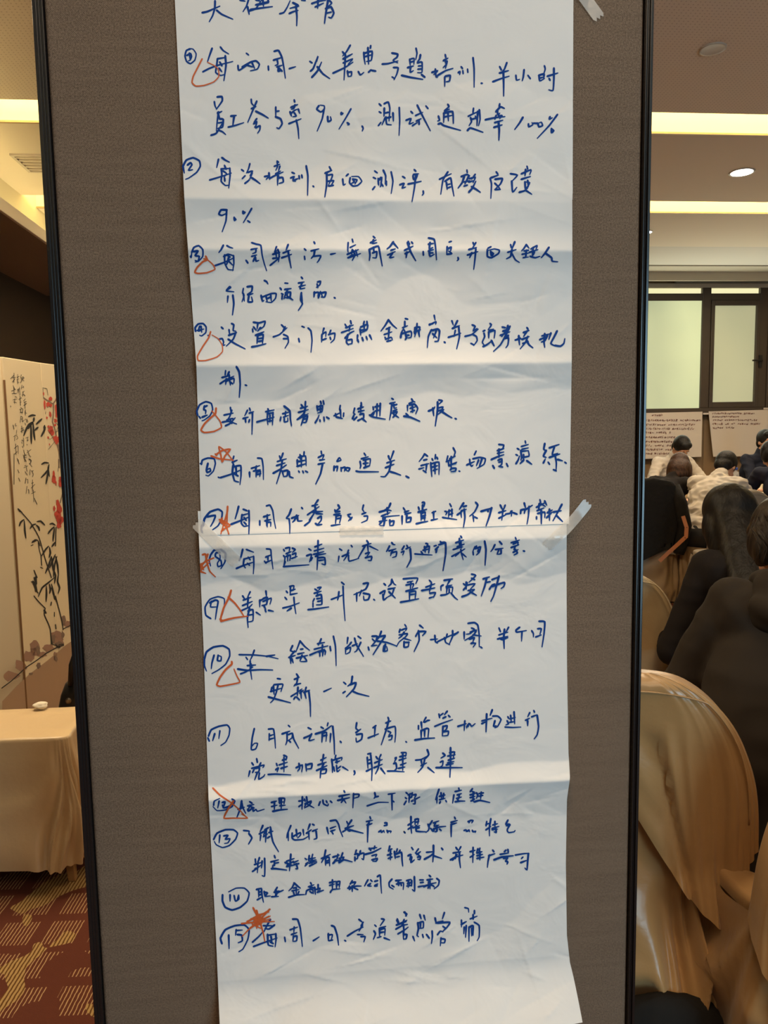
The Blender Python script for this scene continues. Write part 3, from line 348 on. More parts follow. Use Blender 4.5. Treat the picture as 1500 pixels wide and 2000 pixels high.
INK_LOWER = [
(370,980,3.75,"180 355 155 390 145 430 155 470;230 350 265 380 260 440 230 490;185 355 220 350;222 370 195 375 190 400 230 430 235 465 210 475 205 450 225 415 222 370;390 350 378 400 365 430;418 350 470 370;400 420 395 460 410 485;400 420 470 400;470 400 472 460 468 528;345 488 400 465 475 440;430 405 445 425;425 450 440 465;550 435 560 450;565 345 595 350 600 400 612 492;560 405 595 390;575 400 575 425;560 445 605 425;690 350 695 360;705 340 735 335 730 365;690 395 700 410 695 450;710 380 745 365;710 400 740 390 735 430;700 440 690 475;720 390 720 435;755 340 775 350 755 370;755 385 780 375 775 410;750 415 790 400;690 475 760 470 875 462;875 345 890 355;860 395 895 385 880 440;890 430 900 410;920 330 970 310;942 285 940 400;915 360 985 340;910 385 985 365;925 400 940 390 998 380;940 400 935 498;945 410 990 410 995 460 970 455;950 430 990 425;1100 345 1115 355;1095 400 1090 440;1120 400 1170 375;1165 355 1150 400 1130 430;1165 390 1170 435 1240 415;1185 320 1192 330;1300 285 1310 300;1270 325 1330 305;1290 320 1260 370 1235 415;1305 310 1310 370;1320 325 1350 340 1382 355;1290 380 1320 370 1300 400;1290 410 1335 400 1330 430 1310 430"),
(740,980,3.75,"78 325 65 350 55 365;95 300 105 312 118 315;75 360 125 345;100 355 85 395;90 375 130 365 125 400 100 408;185 325 170 350;165 370 185 360 175 390;205 320 210 330;200 345 232 330;230 345 235 420 205 480;345 305 360 310 345 335;310 365 320 380;335 330 340 370;340 335 370 325 365 375;325 355 370 345;265 382 300 385 390 390;450 290 460 300;405 325 420 320;415 350 435 330;420 370 425 345;440 315 480 305;455 300 488 300 490 380 470 505;600 252 606 262;565 300 620 280;590 270 590 320;575 330 625 310;600 290 605 340;545 350 615 330;535 400 590 370 630 345;600 350 605 380 618 425;585 375 560 400;610 380 640 405;705 330 690 360;690 365 692 388;715 325 710 345;720 340 745 330 735 370 715 390;730 350 725 365;775 290 785 350 778 465;850 315 835 345 820 365;885 292 900 310;855 350 910 340;880 350 865 385;895 350 895 380 870 385;1000 262 1005 275;970 300 1030 280;985 310 1020 295 1015 320;970 335 1025 315;1000 325 990 350;985 370 1020 350;1000 350 1015 375 990 390;1060 360 1066 362"),
(370,980,3.75,"155 855 120 830 115 770 150 715 210 695 255 710 255 770 240 830;150 740 190 720 210 730 200 790 190 860;160 730 155 770 200 770;390 690 410 720;445 660 425 700;395 720 450 700;390 760 460 730;375 800 440 770 460 750;430 700 425 780;440 780 425 850 430 920;430 800 465 790 465 870 430 880;435 830 465 825;515 720 515 770;515 725 545 710;540 710 570 700 565 750 530 760;560 655 565 690;540 730 600 705 590 750;545 760 560 790;490 810 520 830;555 790 560 805;580 795 615 802;735 620 765 615 760 650;740 620 738 680;745 650 775 640;740 680 790 670;710 655 718 665;700 700 712 715;685 778 740 765 805 740;765 700 770 760 780 820;745 780 715 800;940 630 965 625 945 650;920 640 935 650;915 670 965 655;905 730 915 710;940 660 935 690;930 690 965 680 970 750 930 755;935 710 968 705;940 730 965 725;905 740 905 770;870 790 920 785 1020 770;1115 590 1132 605;1040 715 1130 680;1095 660 1090 700 1085 720;1125 620 1130 740 1140 870;1275 600 1310 595 1290 640 1205 680;1225 670 1225 730;1260 650 1245 690;1275 670 1320 680 1310 715 1280 720 1275 690;1350 715 1356 720"),
(740,980,3.75,"38 600 48 610;10 670 45 650 35 690;30 680 35 720 60 700;95 570 90 600 70 620;95 570 110 600 125 610;70 640 120 630;110 640 95 680 60 700;75 660 120 705;180 565 230 560 285 560 270 600;210 590 250 580;200 610 255 600 245 630;235 585 230 650;200 655 285 630;225 660 225 720;230 660 270 655 265 715;230 680 268 675;160 735 220 725 292 710;370 575 385 590;345 625 410 600;315 650 370 640 410 630;385 600 370 660;375 670 415 665 400 700;370 705 400 695;480 575 540 565;520 575 500 610;470 610 455 620 455 650;495 620 535 610;500 625 495 670;495 630 540 625 535 670;515 640 515 665;455 685 490 680 520 665;530 670 555 700 577 718;620 600 630 610;620 645 640 620 650 590;680 530 710 540 660 590;680 560 700 570;640 590 640 640;650 610 705 600 670 640;610 695 650 680 700 645;655 650 700 640;670 660 715 685;765 565 810 550;790 560 775 620 750 690;790 590 815 585;830 570 880 550;810 640 830 610 850 600;880 545 860 620 840 690 820 730;830 620 920 590 915 620 895 635"),
(390,1220,3.75,"35 250 50 200 100 165 170 155 215 180 220 230 190 290 140 330 90 358;35 240 35 300 50 340;105 225 90 280 85 322;135 225 130 262 155 265 158 235 135 225;400 188 385 230 370 260;340 240 350 255;290 220 400 222 500 232 575 250;490 232 550 222;370 265 372 330 382 400;280 325 350 335 440 330 535 332;350 300 410 295;300 360 340 345 390 310;375 285 380 310"),
(390,1220,3.75,"680 155 665 190 695 200;695 195 660 235;655 240 700 225;665 245 668 285;675 250 685 280;735 120 720 160 705 200;735 120 770 160 805 188;740 180 755 178;720 215 765 205;710 245 790 225;750 225 735 265;765 235 785 268 740 270;890 105 870 150;865 140 915 130;840 180 940 155;808 222 870 195 915 180;900 150 895 200;870 200 920 190 918 220;880 205 880 230;905 190 900 230;955 160 960 190;980 85 995 160 1000 300;1085 95 1080 140;1110 130 1095 150 1065 175;1070 170 1068 215;1075 180 1105 165 1100 200 1075 215;1120 155 1155 140;1135 100 1150 150 1200 232;1160 85 1180 100;1180 130 1150 190 1135 200;1235 165 1240 185;1265 85 1300 85 1290 120 1260 155;1265 105 1285 125;1260 155 1300 150;1330 50 1315 90 1290 120;1310 90 1360 80 1340 110 1270 220;1300 120 1370 130 1440 155;1350 155 1345 195 1375 190 1370 160;1360 145 1355 190"),
(740,1200,3.75,"190 75 200 90;155 110 150 130;165 115 205 100 195 120;185 130 165 160 145 175;150 150 210 140 195 165 150 200 130 235;180 175 235 190;185 200 185 240 215 235 220 200;190 205 220 205;300 80 325 100;270 160 290 120;290 125 345 125 320 155;290 120 295 190 258 272;380 185 430 180;410 155 415 200 430 210;430 200 480 175 580 130;500 145 490 180;540 120 540 160 515 220;480 170 490 205 520 222;580 130 550 155;655 65 700 60 725 80 735 150 735 235;625 130 625 180;680 100 700 110 670 140 640 145;670 130 715 115 690 155 630 190;690 150 750 158;665 180 700 170 690 195;690 205 670 215 710 210 690 240;745 238 755 245;880 100 890 125;950 95 930 130;880 150 945 130;870 180 945 160;920 110 915 170 918 250;885 175 905 185 945 170;1030 95 1005 115 1010 130 1080 118;1048 130 1045 195;1120 120 1132 140 1132 165;1175 50 1215 55 1210 140 1195 238;1165 105 1190 105 1180 145;1150 165 1190 150"),
(390,1220,3.75,"570 395 590 398;530 460 520 490;545 440 600 435 610 440 595 490;520 490 600 465;540 450 545 510;575 440 560 500 540 550 518 572;505 530 560 545 665 572;710 362 722 380;695 400 730 385;720 380 710 430 690 450;700 440 740 430;670 525 710 500 750 470;720 460 715 520;735 500 760 480;690 545 700 530;710 530 730 550;740 480 745 540;780 460 770 490;765 495 805 480;800 490 810 580 812 672;770 500 780 540;910 490 965 465;1055 422 1070 435;1050 500 1065 490;1118 380 1110 430 1085 450;1100 440 1145 425 1130 470 1075 528;1125 490 1160 505 1240 525"),
(390,1220,3.75,"65 815 85 770 140 745 200 735 220 760 215 810 190 860 155 885;60 830 70 852;110 800 95 850;148 778 140 835;400 762 385 830 378 915 410 910 425 870 400 870 380 895;505 765 540 765 550 830 555 905;510 800 508 850;510 815 540 805;510 840 545 830;650 738 660 748;605 800 660 780;640 790 640 850 630 880;650 805 680 795 675 830 645 850;680 800 690 840 725 905;655 850 665 860;795 755 815 765;765 830 800 815 820 800;820 800 800 850 840 840;940 720 935 740;890 750 905 760;850 800 910 780 965 740;900 790 895 860;905 795 930 790 925 855;905 815 930 810;960 800 955 860;975 745 985 850 988 950;1030 855 1036 862;1150 720 1145 760 1165 775;1145 790 1180 765;1150 805 1190 800 1185 840 1150 860 1145 830;1270 755 1290 740;1285 750 1280 820;1235 830 1310 800;1380 680 1385 695;1365 720 1400 705;1385 700 1370 760 1330 880;1360 765 1430 745 1435 800 1430 860;1380 780 1400 790 1385 810;1385 820 1410 810 1405 840 1385 845"),
(740,1200,3.75,"198 932 202 935;290 815 290 840;310 790 315 835;345 755 325 790;335 790 360 775;350 780 370 775;310 850 310 905;315 850 350 835 365 840 360 900;335 850 335 895;265 920 330 910 408 905;440 730 445 755;470 725 450 740;500 710 480 735;510 740 520 750;410 820 470 795 540 770;470 760 490 750;470 820 465 890;475 820 500 815 495 840 475 855;475 860 510 855 505 885 470 890;580 820 640 800;630 780 625 850;650 810 655 820;660 800 640 830 665 800 680 820 705 800;755 780 830 760;790 730 785 860;755 800 785 785;830 700 815 740;835 745 870 745 895 770 870 820 850 830;850 780 840 820 860 815;945 750 950 760;940 780 950 800 930 810;965 740 970 790;990 715 995 800;960 765 1000 755;960 790 995 785;925 825 980 828 1040 825;1105 720 1090 750;1075 775 1105 760;1090 780 1090 815;1135 705 1140 715;1120 750 1160 735;1160 740 1170 820 1160 880 1138 912"),
(400,1450,3.75,"380 120 385 145;345 150 355 165;410 150 400 170;345 190 435 165 425 185;330 210 320 250;360 200 350 220;370 190 400 185 395 215 370 220;385 220 365 275;400 225 395 270 430 250 440 235;580 95 600 105 595 130;570 130 600 120;545 165 605 145;560 190 605 175;580 110 580 215;525 155 530 170;520 200 540 185 530 215;465 235 520 232 630 238;670 185 715 165 710 215;690 155 695 190 680 210;740 160 745 210;745 165 785 155 780 190 750 195;850 130 890 110;830 165 890 145;870 90 860 150;820 205 895 170;870 155 850 210 845 260;855 200 890 195 885 225 855 230;960 95 955 115;930 125 935 170 935 220;940 130 1005 110 1000 130;960 145 990 135;965 120 968 150;945 180 950 210;965 170 970 215 990 200;975 190 995 175;1010 180 1050 205;1095 210 1100 225 1092 238;1195 85 1215 80;1190 110 1195 190;1215 90 1225 190 1222 280;1195 130 1215 125;1200 155 1215 150;1185 210 1225 190;1255 105 1265 120;1290 90 1275 120;1245 150 1300 125;1240 185 1300 160;1280 120 1270 190 1250 230;1290 190 1320 230"),
(740,1450,3.75,"120 115 130 110 115 140;110 155 125 150 130 190 110 210;165 75 200 75 195 105;155 105 200 95;150 130 200 115;160 165 200 150;175 80 175 205;65 210 110 210 185 215;145 190 190 180;355 55 365 90 330 130;270 130 310 125 355 100;310 130 315 165;335 130 320 180 285 220;310 170 350 150;360 185 405 222;470 80 485 95 455 115;450 145 470 135 465 170 440 185;420 185 500 185 610 185;520 75 555 70 545 110;505 100 560 90;510 130 555 115;505 150 550 140;525 40 525 150 520 255;495 165 545 155"),
(400,1450,3.75,"65 460 70 430 110 410;200 415 220 430 200 470 150 495 90 500 60 470;105 430 95 480;130 440 150 435 135 480 175 475;130 460 140 480 200 455;270 430 262 480 235 550;245 490 290 475;270 440 280 480 300 520;330 435 345 445;315 465 360 455;330 460 320 490;335 470 360 480;315 490 320 505 350 480 355 505 375 490 385 505 435 490;490 440 525 430;510 435 510 490;490 470 530 460;545 410 585 410 580 450;545 415 548 450;545 440 580 435;560 415 560 490;550 465 590 460;500 505 550 495 605 490;690 430 725 425;715 400 712 490;690 470 715 450;730 415 735 430;745 400 750 440 730 470;735 450 780 430 765 460 730 480;755 455 800 480;845 435 835 460;865 425 870 450 900 465 905 450;890 430 895 440;920 430 930 440;1020 355 1025 365;985 395 1060 380;1010 390 1005 410;975 425 1060 405;1015 415 1035 445;1000 440 1015 420;1090 380 1130 380 1125 400 1090 410;1090 375 1085 480;1245 370 1250 395 1240 410;1250 400 1270 395;1190 465 1270 440 1345 440;1345 380 1395 372;1370 380 1372 495;1370 425 1385 435"),
(740,1450,3.75,"200 368 208 375;195 405 202 412;185 455 200 430;215 385 235 375;225 380 220 440;220 410 240 400;245 370 240 400;255 385 275 380 260 410;240 430 270 415 300 400;265 415 265 450 250 450;440 345 425 390 415 420;425 400 425 445;445 395 485 385;455 370 460 410;475 375 470 415;445 420 485 410;450 435 445 445;490 425 495 435;585 335 588 345;560 360 605 350;550 385 540 445;575 385 605 375;590 380 585 410;570 410 605 400;575 415 585 430;560 435 595 430 630 430;685 340 670 360;685 360 700 365;670 385 705 375;670 405 705 395;690 375 690 430;675 430 700 415;715 370 725 385 715 410;735 375 765 370;730 395 760 388;750 365 745 415;700 435 740 425 812 440"),
(400,1450,3.75,"65 710 90 665 150 640 210 640 240 665 225 710 180 755 130 770 85 750 70 725;110 680 105 735;140 685 170 680 150 710 185 705 170 735 145 740;285 645 325 650 320 670;325 670 345 700 320 745;425 610 405 655;400 670 440 650 430 680;410 680 405 720;440 640 465 625;430 690 460 670;450 640 445 730;480 640 500 730 540 800;460 700 475 690;480 620 490 650;470 660 500 650;630 610 605 670 600 700;610 660 612 720;640 665 640 700 660 715 720 710 755 690;645 690 700 660 700 680 680 700;670 640 675 690;720 640 725 680;770 600 755 640;745 665 780 640;760 655 765 710;790 600 800 605;790 650 825 635;815 650 820 700 800 710;895 625 905 670;920 575 960 570 980 600 990 640 1010 690;920 630 960 615;925 650 955 640;930 655 940 670;1040 580 1050 600;1075 570 1045 615;1030 630 1090 610;1040 635 1060 650 1080 640;1010 655 1060 625;1060 640 1100 650 1160 665;1210 545 1215 560;1185 580 1230 570;1190 605 1225 595;1205 575 1200 600;1195 600 1192 730;1320 590 1335 590 1330 610;1315 610 1335 605;1275 655 1290 645;1290 650 1295 660 1310 645 1315 660;1335 645 1340 660;1340 650 1365 650 1360 662;1460 655 1466 662"),
(740,1450,3.75,"185 655 190 660;215 605 255 580;235 545 235 620 240 665;215 635 250 610;265 565 290 560 285 600;265 570 265 605;268 585 290 580;250 625 300 610;275 610 275 650 345 655;275 630 295 625;360 600 365 615;390 575 375 600;370 600 365 640 345 660;380 630 395 650;400 590 440 575;415 590 405 615 440 605;400 635 440 620 490 615;425 610 425 650 410 655;405 640 400 650;445 635 455 645;555 548 560 560;530 585 575 572;535 600 570 590;530 600 530 690;655 580 665 575 660 590;670 572 690 572 680 590;625 645 640 640 640 655;650 650 660 640 665 655;685 645 690 655 710 650 705 660;790 580 785 610;785 600 820 590;820 560 810 620 810 685;785 640 820 615;835 605 870 595;850 580 850 620;830 630 880 615;830 640 870 635;855 625 860 660 845 655;945 570 930 600 960 600 940 640 950 660 990 655 998 645;935 610 960 605"),
(400,1450,3.75,"370 855 372 880;400 845 390 880;365 895 410 880;350 945 385 920 410 900;390 870 385 955;365 930 375 920;420 870 415 920;438 850 440 920 438 980 420 975;510 830 515 845;485 875 540 860;510 870 510 900;515 885 540 880;500 900 495 925;490 925 520 925 600 935;600 870 655 850;630 820 625 890 620 940;605 900 650 870;590 880 640 900;650 880 685 865;600 910 690 890;655 895 690 885;670 890 680 925 665 925;735 850 745 858;740 890 755 880;735 905 750 890;765 830 760 870;790 820 785 840;760 855 810 845;770 870 815 860;765 885 820 870;785 845 785 890;768 905 820 880;855 850 920 820;885 790 875 840 855 880;880 850 910 840 915 905;885 870 905 865;885 885 905 880;885 850 885 900;940 840 985 825;955 860 950 880;975 820 970 850;950 870 1000 860;940 885 970 850;1010 810 995 850 980 875;985 850 1020 840 1000 870;985 880 1020 860 1080 875;1110 790 1100 820;1100 840 1100 865;1100 820 1120 815 1118 850 1100 855;1140 795 1130 830;1130 820 1165 810 1162 860 1150 850;1175 820 1230 805 1290 775;1205 775 1215 790;1245 760 1240 780;1205 780 1260 770;1225 830 1260 820 1250 840;1225 860 1265 850 1255 870 1230 870;1355 760 1345 800;1345 790 1370 780;1340 825 1370 815;1345 850 1370 840;1360 790 1360 860;1390 800 1395 850;1410 780 1405 800;1430 790 1420 810;1395 820 1440 805 1445 860 1450 905;1405 840 1425 835"),
(740,1450,3.75,"240 770 250 785;215 830 235 820 225 860;240 840 235 880 260 860;290 780 275 800;280 820 305 800;270 810 300 830;285 840 305 835 300 858 285 855;335 855 380 830 400 810;350 805 405 800;400 755 400 810 395 875;400 830 460 850;460 775 468 785;565 770 575 785;600 765 580 800;545 810 600 800;525 860 560 840 615 825;540 860 575 820;590 805 590 860 598 918;565 820 560 850;670 800 705 790;690 770 688 880;670 840 700 820;725 780 715 810;740 775 735 795;720 810 755 800;720 830 760 820;720 850 770 840;740 800 740 860;835 790 842 800;805 830 850 815;810 825 800 870 795 915;945 785 948 800;930 790 920 800;890 820 950 810;845 860 900 840 985 830;915 850 945 845 930 865;930 870 945 875 938 892;1000 825 1060 815 1100 812;1095 815 1090 870 1085 935 1070 920;1045 850 1055 840;1040 880 1080 865"),
(400,1680,3.75,"130 255 130 300 150 345 200 365 260 345 310 300 325 240 290 205 230 205 175 232;185 255 185 300;215 260 225 300 250 285 250 255;248 258 235 300;380 215 415 205;395 215 395 270;415 210 420 260 430 308;398 235 415 230;398 255 418 250;385 290 420 270;435 230 440 265;440 235 460 240 440 265 480 262;530 200 515 225;510 235 545 225;525 225 520 250;490 268 540 265;520 260 530 240 575 220;655 168 640 200 615 225;655 168 680 190 700 205;650 205 670 200;640 225 690 215;670 205 670 250;650 235 655 250;690 230 680 250;615 272 670 255 730 252;775 165 780 175;760 195 800 180;770 200 795 200 790 215;745 225 760 215;740 250 745 225;765 215 790 215 795 245;770 230 785 240;805 200 810 250;830 180 830 230;815 215 845 205 840 225;825 235 870 220;915 165 960 155;935 145 935 220;915 185 950 175;920 235 935 215 990 210;965 160 990 155 985 200;965 165 965 205;970 180 985 178;1080 150 1065 175;1055 200 1060 190;1075 165 1105 160 1090 185;1050 205 1110 190 1145 190;1080 190 1080 230;1060 215 1070 205;1095 205 1120 215;1195 145 1180 170 1170 190;1215 145 1225 155;1195 185 1215 170 1200 190 1220 190;1245 155 1265 150;1245 185 1265 175;1245 190 1262 188;1265 120 1285 110 1290 180 1295 242"),
(740,1680,3.75,"95 140 75 165 78 195 105 212;95 185 110 195;125 150 165 145;145 150 135 180;130 175 180 165 178 215;150 165 145 185;160 165 165 185;205 150 235 140;220 150 210 175;210 170 235 165;205 190 235 185;225 165 215 200;240 150 240 190;260 122 262 180 262 228 245 215;300 145 325 145;305 165 325 162;290 195 345 185;370 112 378 120;355 145 395 138;375 140 360 170;330 195 375 175 420 165;375 155 375 210;365 195 360 205;385 180 405 195;425 135 442 150 435 185 405 210;345 185 400 185"),
(400,1680,3.75,"125 610 115 570 150 510 220 480 290 475 325 510 315 580 280 650 250 670;175 550 178 648;230 510 225 550;232 515 275 512;240 545 270 550 275 590 245 605;480 435 455 480 430 530;430 480 500 480;510 475 470 505 440 500;350 600 395 560 430 520;460 545 465 620 500 630;465 550 520 540;520 540 522 580 515 635;358 632 430 605 530 570;485 560 492 600;480 600 500 610;585 565 590 595;645 432 680 435 700 500 715 632;625 510 680 490;655 490 652 530;635 545 675 530;650 555 645 595;650 560 675 555 672 590 650 595;795 590 838 562;930 480 950 490 970 550 980 622;905 540 905 590;905 550 935 545 925 590;910 590 935 585;1025 588 1032 592;1130 435 1155 455;1160 455 1145 480;1045 555 1100 520 1160 490;1155 475 1130 520;1120 545 1160 545;1145 560 1175 560 1165 598;1245 475 1255 485;1240 520 1250 540 1235 580;1295 430 1315 435 1285 480;1280 500 1325 485;1280 505 1280 555;1285 510 1320 500 1318 550;1285 530 1318 525;1265 568 1290 560;1315 570 1355 585;1465 380 1478 410;1405 440 1415 460;1420 470 1480 440"),
(740,1680,3.75,"185 382 205 395 195 410;135 430 145 455;185 435 165 480;130 475 200 450;125 505 170 480 210 470;140 540 190 510 215 490;180 470 185 540;180 520 180 580;185 545 205 545 200 575 182 578;250 560 262 592;300 400 310 430;330 405 340 440;285 460 290 500 280 550 290 560;290 460 325 450 325 495 290 500;305 455 305 500;320 545 325 565;350 545 368 570;390 520 392 560 385 610;412 425 420 462;420 460 470 445;480 385 465 430;430 460 520 455 500 490 470 520;470 485 490 500;430 545 450 520 470 525;455 570 450 628;455 575 485 580 480 605 455 605;630 348 655 355 658 382;700 370 700 390;670 430 720 410;690 400 690 430;605 440 605 490;605 470 640 450;625 490 622 540;640 480 635 565;660 490 660 595;665 490 690 480 690 550;680 500 680 555;700 455 735 480 735 560 720 590"),
]
RED_UPPER = [
(340,0,3.75,"205 432 175 490 140 560 132 605 160 630 220 625 290 600 328 560 325 510 295 480 245 455"),
(340,290,3.75,"232 790 242 815 210 830 170 870 152 905 175 915 240 910 300 885 285 850 240 810;218 808 240 812"),
(370,540,3.75,"155 405 140 450 100 510 60 580 65 615 120 615 200 590 242 550 240 500 210 455 165 428"),
(370,760,3.75,"195 140 190 180 150 215 110 255 85 300 110 318 180 310 235 280 225 235 190 190 165 160"),
(370,760,3.75,"195 480 240 450 300 440 260 490 240 535 230 480 215 420 270 460 320 525;160 490 220 510 320 520;190 475 200 485"),
(370,760,3.75,"280 860 275 910 230 1060;220 955 260 970 298 1000 240 1030 230 1060;235 960 270 1010 290 1062;278 880 275 1000 285 1060;225 970 295 990;235 1040 290 1000;240 945 230 975 260 1000"),
]
RED_LOWER = [
(370,980,3.75,"135 385 120 430 84 478;98 388 118 385 130 450 150 510 190 550;82 462 130 432 182 410 140 430;84 512 120 525;86 500 118 470 150 440;86 455 105 500;88 500 84 470"),
(370,980,3.75,"305 650 290 700 250 780 228 870 300 855 400 840;285 700 330 740 370 790 400 840;232 875 330 850 425 838;225 860 240 870"),
(390,1220,3.75,"235 272 235 290 190 330 150 385 125 440 150 452 220 440 295 422 275 380 252 325"),
(400,1450,3.75,"60 335 110 385 190 440 250 490 310 555;210 430 170 490 140 555 210 555 315 555 270 525"),
(400,1680,3.75,"355 350 385 410 410 470 430 540 440 595;475 360 400 440 330 500 275 558;310 450 400 410 480 360;270 465 370 455 510 450;330 440 400 400 470 380;340 430 450 440 480 430;380 370 395 440 380 500;330 500 420 440 480 410;350 470 410 500;400 400 410 440 470 410;360 450 440 440 350 430 420 460 370 480 430 430 400 410"),
]
# ---------------------------------------------------------------- fabric partition panel
M_fab=mat('brown_weave',(.2,.12,.08),.85,spec=.15)
def weave(m):
    tc=nd(m,'ShaderNodeTexCoord'); sep=nd(m,'ShaderNodeSeparateXYZ'); 
    nz=nd(m,'ShaderNodeTexNoise',i_Scale=30,i_Detail=3); lk(m,tc.outputs['Object'],nz.inputs['Vector'])
    vm=nd(m,'ShaderNodeVectorMath',operation='MULTIPLY_ADD'); lk(m,nz.outputs['Color'],vm.inputs[0]); vm.inputs[1].default_value=(.004,.004,.004); lk(m,tc.outputs['Object'],vm.inputs[2]); lk(m,vm.outputs[0],sep.inputs[0])
    def mth(op,a,b=None):
        n=nd(m,'ShaderNodeMath',operation=op)
        for i,v in enumerate((a,b)):
            if v is None: continue
            if isinstance(v,(int,float)): n.inputs[i].default_value=v
            else: lk(m,v,n.inputs[i])
        return n.outputs[0]
    f=2*PI/.0030
    a=mth('SINE',mth('MULTIPLY',sep.outputs[0],f)); b=mth('SINE',mth('MULTIPLY',sep.outputs[2],f*1.25))
    h=mth('MULTIPLY',a,b); h2=mth('ADD',mth('MULTIPLY',h,.28),.5)
    n2=nd(m,'ShaderNodeTexNoise',i_Scale=420,i_Detail=2); lk(m,tc.outputs['Object'],n2.inputs['Vector'])
    n4=nd(m,'ShaderNodeTexNoise',i_Scale=14,i_Detail=4); mp=nd(m,'ShaderNodeMapping'); mp.inputs['Scale'].default_value=(.5,1,7); lk(m,tc.outputs['Object'],mp.inputs['Vector']); lk(m,mp.outputs['Vector'],n4.inputs['Vector'])
    s=mth('ADD',mth('ADD',h2,mth('MULTIPLY',mth('SUBTRACT',n2.outputs['Fac'],.5),1.1)),mth('MULTIPLY',mth('SUBTRACT',n4.outputs['Fac'],.5),.22))
    r=nd(m,'ShaderNodeValToRGB'); r.color_ramp.elements[0].position=.08; r.color_ramp.elements[0].color=(.066,.045,.031,1); r.color_ramp.elements[1].position=.95; r.color_ramp.elements[1].color=(.31,.22,.155,1)
    lk(m,s,r.inputs['Fac']); lk(m,r.outputs['Color'],bsdf(m).inputs['Base Color'])
    bp=nd(m,'ShaderNodeBump',i_Strength=.5,i_Distance=.001); lk(m,h2,bp.inputs['Height']); lk(m,bp.outputs['Normal'],bsdf(m).inputs['Normal'])
weave(M_fab)
YBD=1.2
M_blk=mat('frame_black',(.012,.011,.012),.24,spec=.6)
bd=empty('partition_panel',(.067,1.245,0)); tag(bd,'tall freestanding partition panel in brown woven fabric with narrow glossy black edges','partition')
def kid(o,p): o.parent=p; o.matrix_parent_inverse=Matrix.Translation(-Vector(p.location)) if p.rotation_euler.z==0 else (Matrix.Translation(Vector(p.location))@Matrix.Rotation(p.rotation_euler.z,4,'Z')).inverted(); return o
fb=box('fabric_face',-.389,.5245,YBD,YBD+.03,.06,2.75,M_fab); 
md=fb.modifiers.new('bevel','BEVEL'); md.width=.007; md.segments=4; kid(fb,bd)
fb=box('rear_face',-.389,.5245,YBD+.06,YBD+.09,.06,2.75,M_fab,bevel=.006); kid(fb,bd)
kid(box('core',-.385,.520,YBD+.03,YBD+.06,.06,2.75,M_blk),bd)
for side in (-1,1):
    if side<0: xa,xb=-.4045,-.3895
    else: xa,xb=.525,.5375
    bm=bmesh.new(); wd=xb-xa
    bx(bm,xa,xb,YBD-.002,YBD+.092,.02,2.76)
    inner=xb if side<0 else xa
    for k,(u0,u1,d) in enumerate(((.0,.38,.004),(.52,.66,.0025),(.78,1.0,.005))):
        a,b=(xa+wd*u0,xa+wd*u1) if side<0 else (xb-wd*u1,xb-wd*u0)
        bx(bm,a,b,YBD-.002-d*(.35 if side<0 else 1),YBD-.002,.02,2.76)
    kid(fin('edge_post',bm,M_blk,bevel=.0008),bd)
kid(box('top_rail',-.389,.5245,YBD,YBD+.09,2.75,2.765,M_blk),bd); kid(box('bottom_rail',-.389,.5245,YBD,YBD+.09,.02,.06,M_blk),bd)
for x in (-.32,.45): kid(box('foot',x-.03,x+.03,YBD-.05,YBD+.10,0,.02,M_blk,bevel=.004),bd)
# ---------------------------------------------------------------- paper relief
def zpx(py): return PY(750,py,YBD)[2]
TAB=[(-60,-.05),(0,-.16),(50,-.10),(90,.12),(150,.16),(230,.02),(300,-.02),(350,.10),(389,.26),(397,.26),(403,-.20),(430,-.12),(455,.02),(484,.22),(493,.24),
 (499,-.26),(540,-.10),(600,-.02),(650,.04),(690,.16),(704,.26),(711,.26),(717,-.22),(780,-.12),(850,-.07),(900,-.03),(960,.02),(1005,.13),(1036,.26),(1046,.20),(1056,.16),
 (1061,-.13),(1130,-.10),(1220,-.04),(1300,.02),(1360,-.03),(1410,-.02),(1450,.14),(1500,.22),(1526,.32),(1534,.32),(1539,-.26),(1580,-.20),(1660,-.12),(1750,-.07),(1850,-.03),(1885,-.02),(1910,.18),(1940,.36),(1990,.46),(2030,.50)]
GX=np.linspace(-.24,.47,285); GZ=np.linspace(2.15,.26,760)
tz=np.array([zpx(a) for a,_ in TAB]); ts=np.array([b for _,b in TAB])
slope=np.interp(GZ,tz[::-1],ts[::-1])*1.6
dz=GZ[0]-GZ[1]
S2d=np.repeat(slope[:,None],len(GX),1)
# the first crease fades to the right; the paper is flatter towards its sides
XX,ZZ=np.meshgrid(GX,GZ)
f1=np.exp(-((ZZ-zpx(400))/.035)**2); S2d*=1-f1*np.clip((XX-.05)/.25,0,1)*.8
f2=np.exp(-((ZZ-zpx(706))/.03)**2); S2d*=1-f2*np.exp(-((XX-.02)/.07)**2)*.5
low=lambda kx,kz,ph: np.cos(kx*XX+kz*ZZ+ph)
S2d+=.014*low(9,11,1.2)+.013*low(-14,17,.4)+.016*low(21,25,2.2)+.018*low(-30,38,4.0)+.016*low(44,-30,1.0)
D=np.cumsum(S2d,axis=0)*dz
for (za,zb,tgt0,tgt1) in ((2.15,1.4645,.011,.014),(1.4645,1.197,.014,.013),(1.197,zpx(1534),.012,.016),(zpx(1534),zpx(1885),.016,.010)):   # each sheet hangs from its tapes: take out the drift
    ia=int(np.argmin(abs(GZ-za))); ib=int(np.argmin(abs(GZ-zb)))
    t=np.linspace(0,1,ib-ia+1)[:,None]
    adj=-(D[ia]*(1-t)+D[ib]*t)+tgt0*(1-t)+tgt1*t; D[ia:ib]+=adj[:-1]; D[ib:]+=adj[-1]-0.0
rs=np.random.RandomState(5)
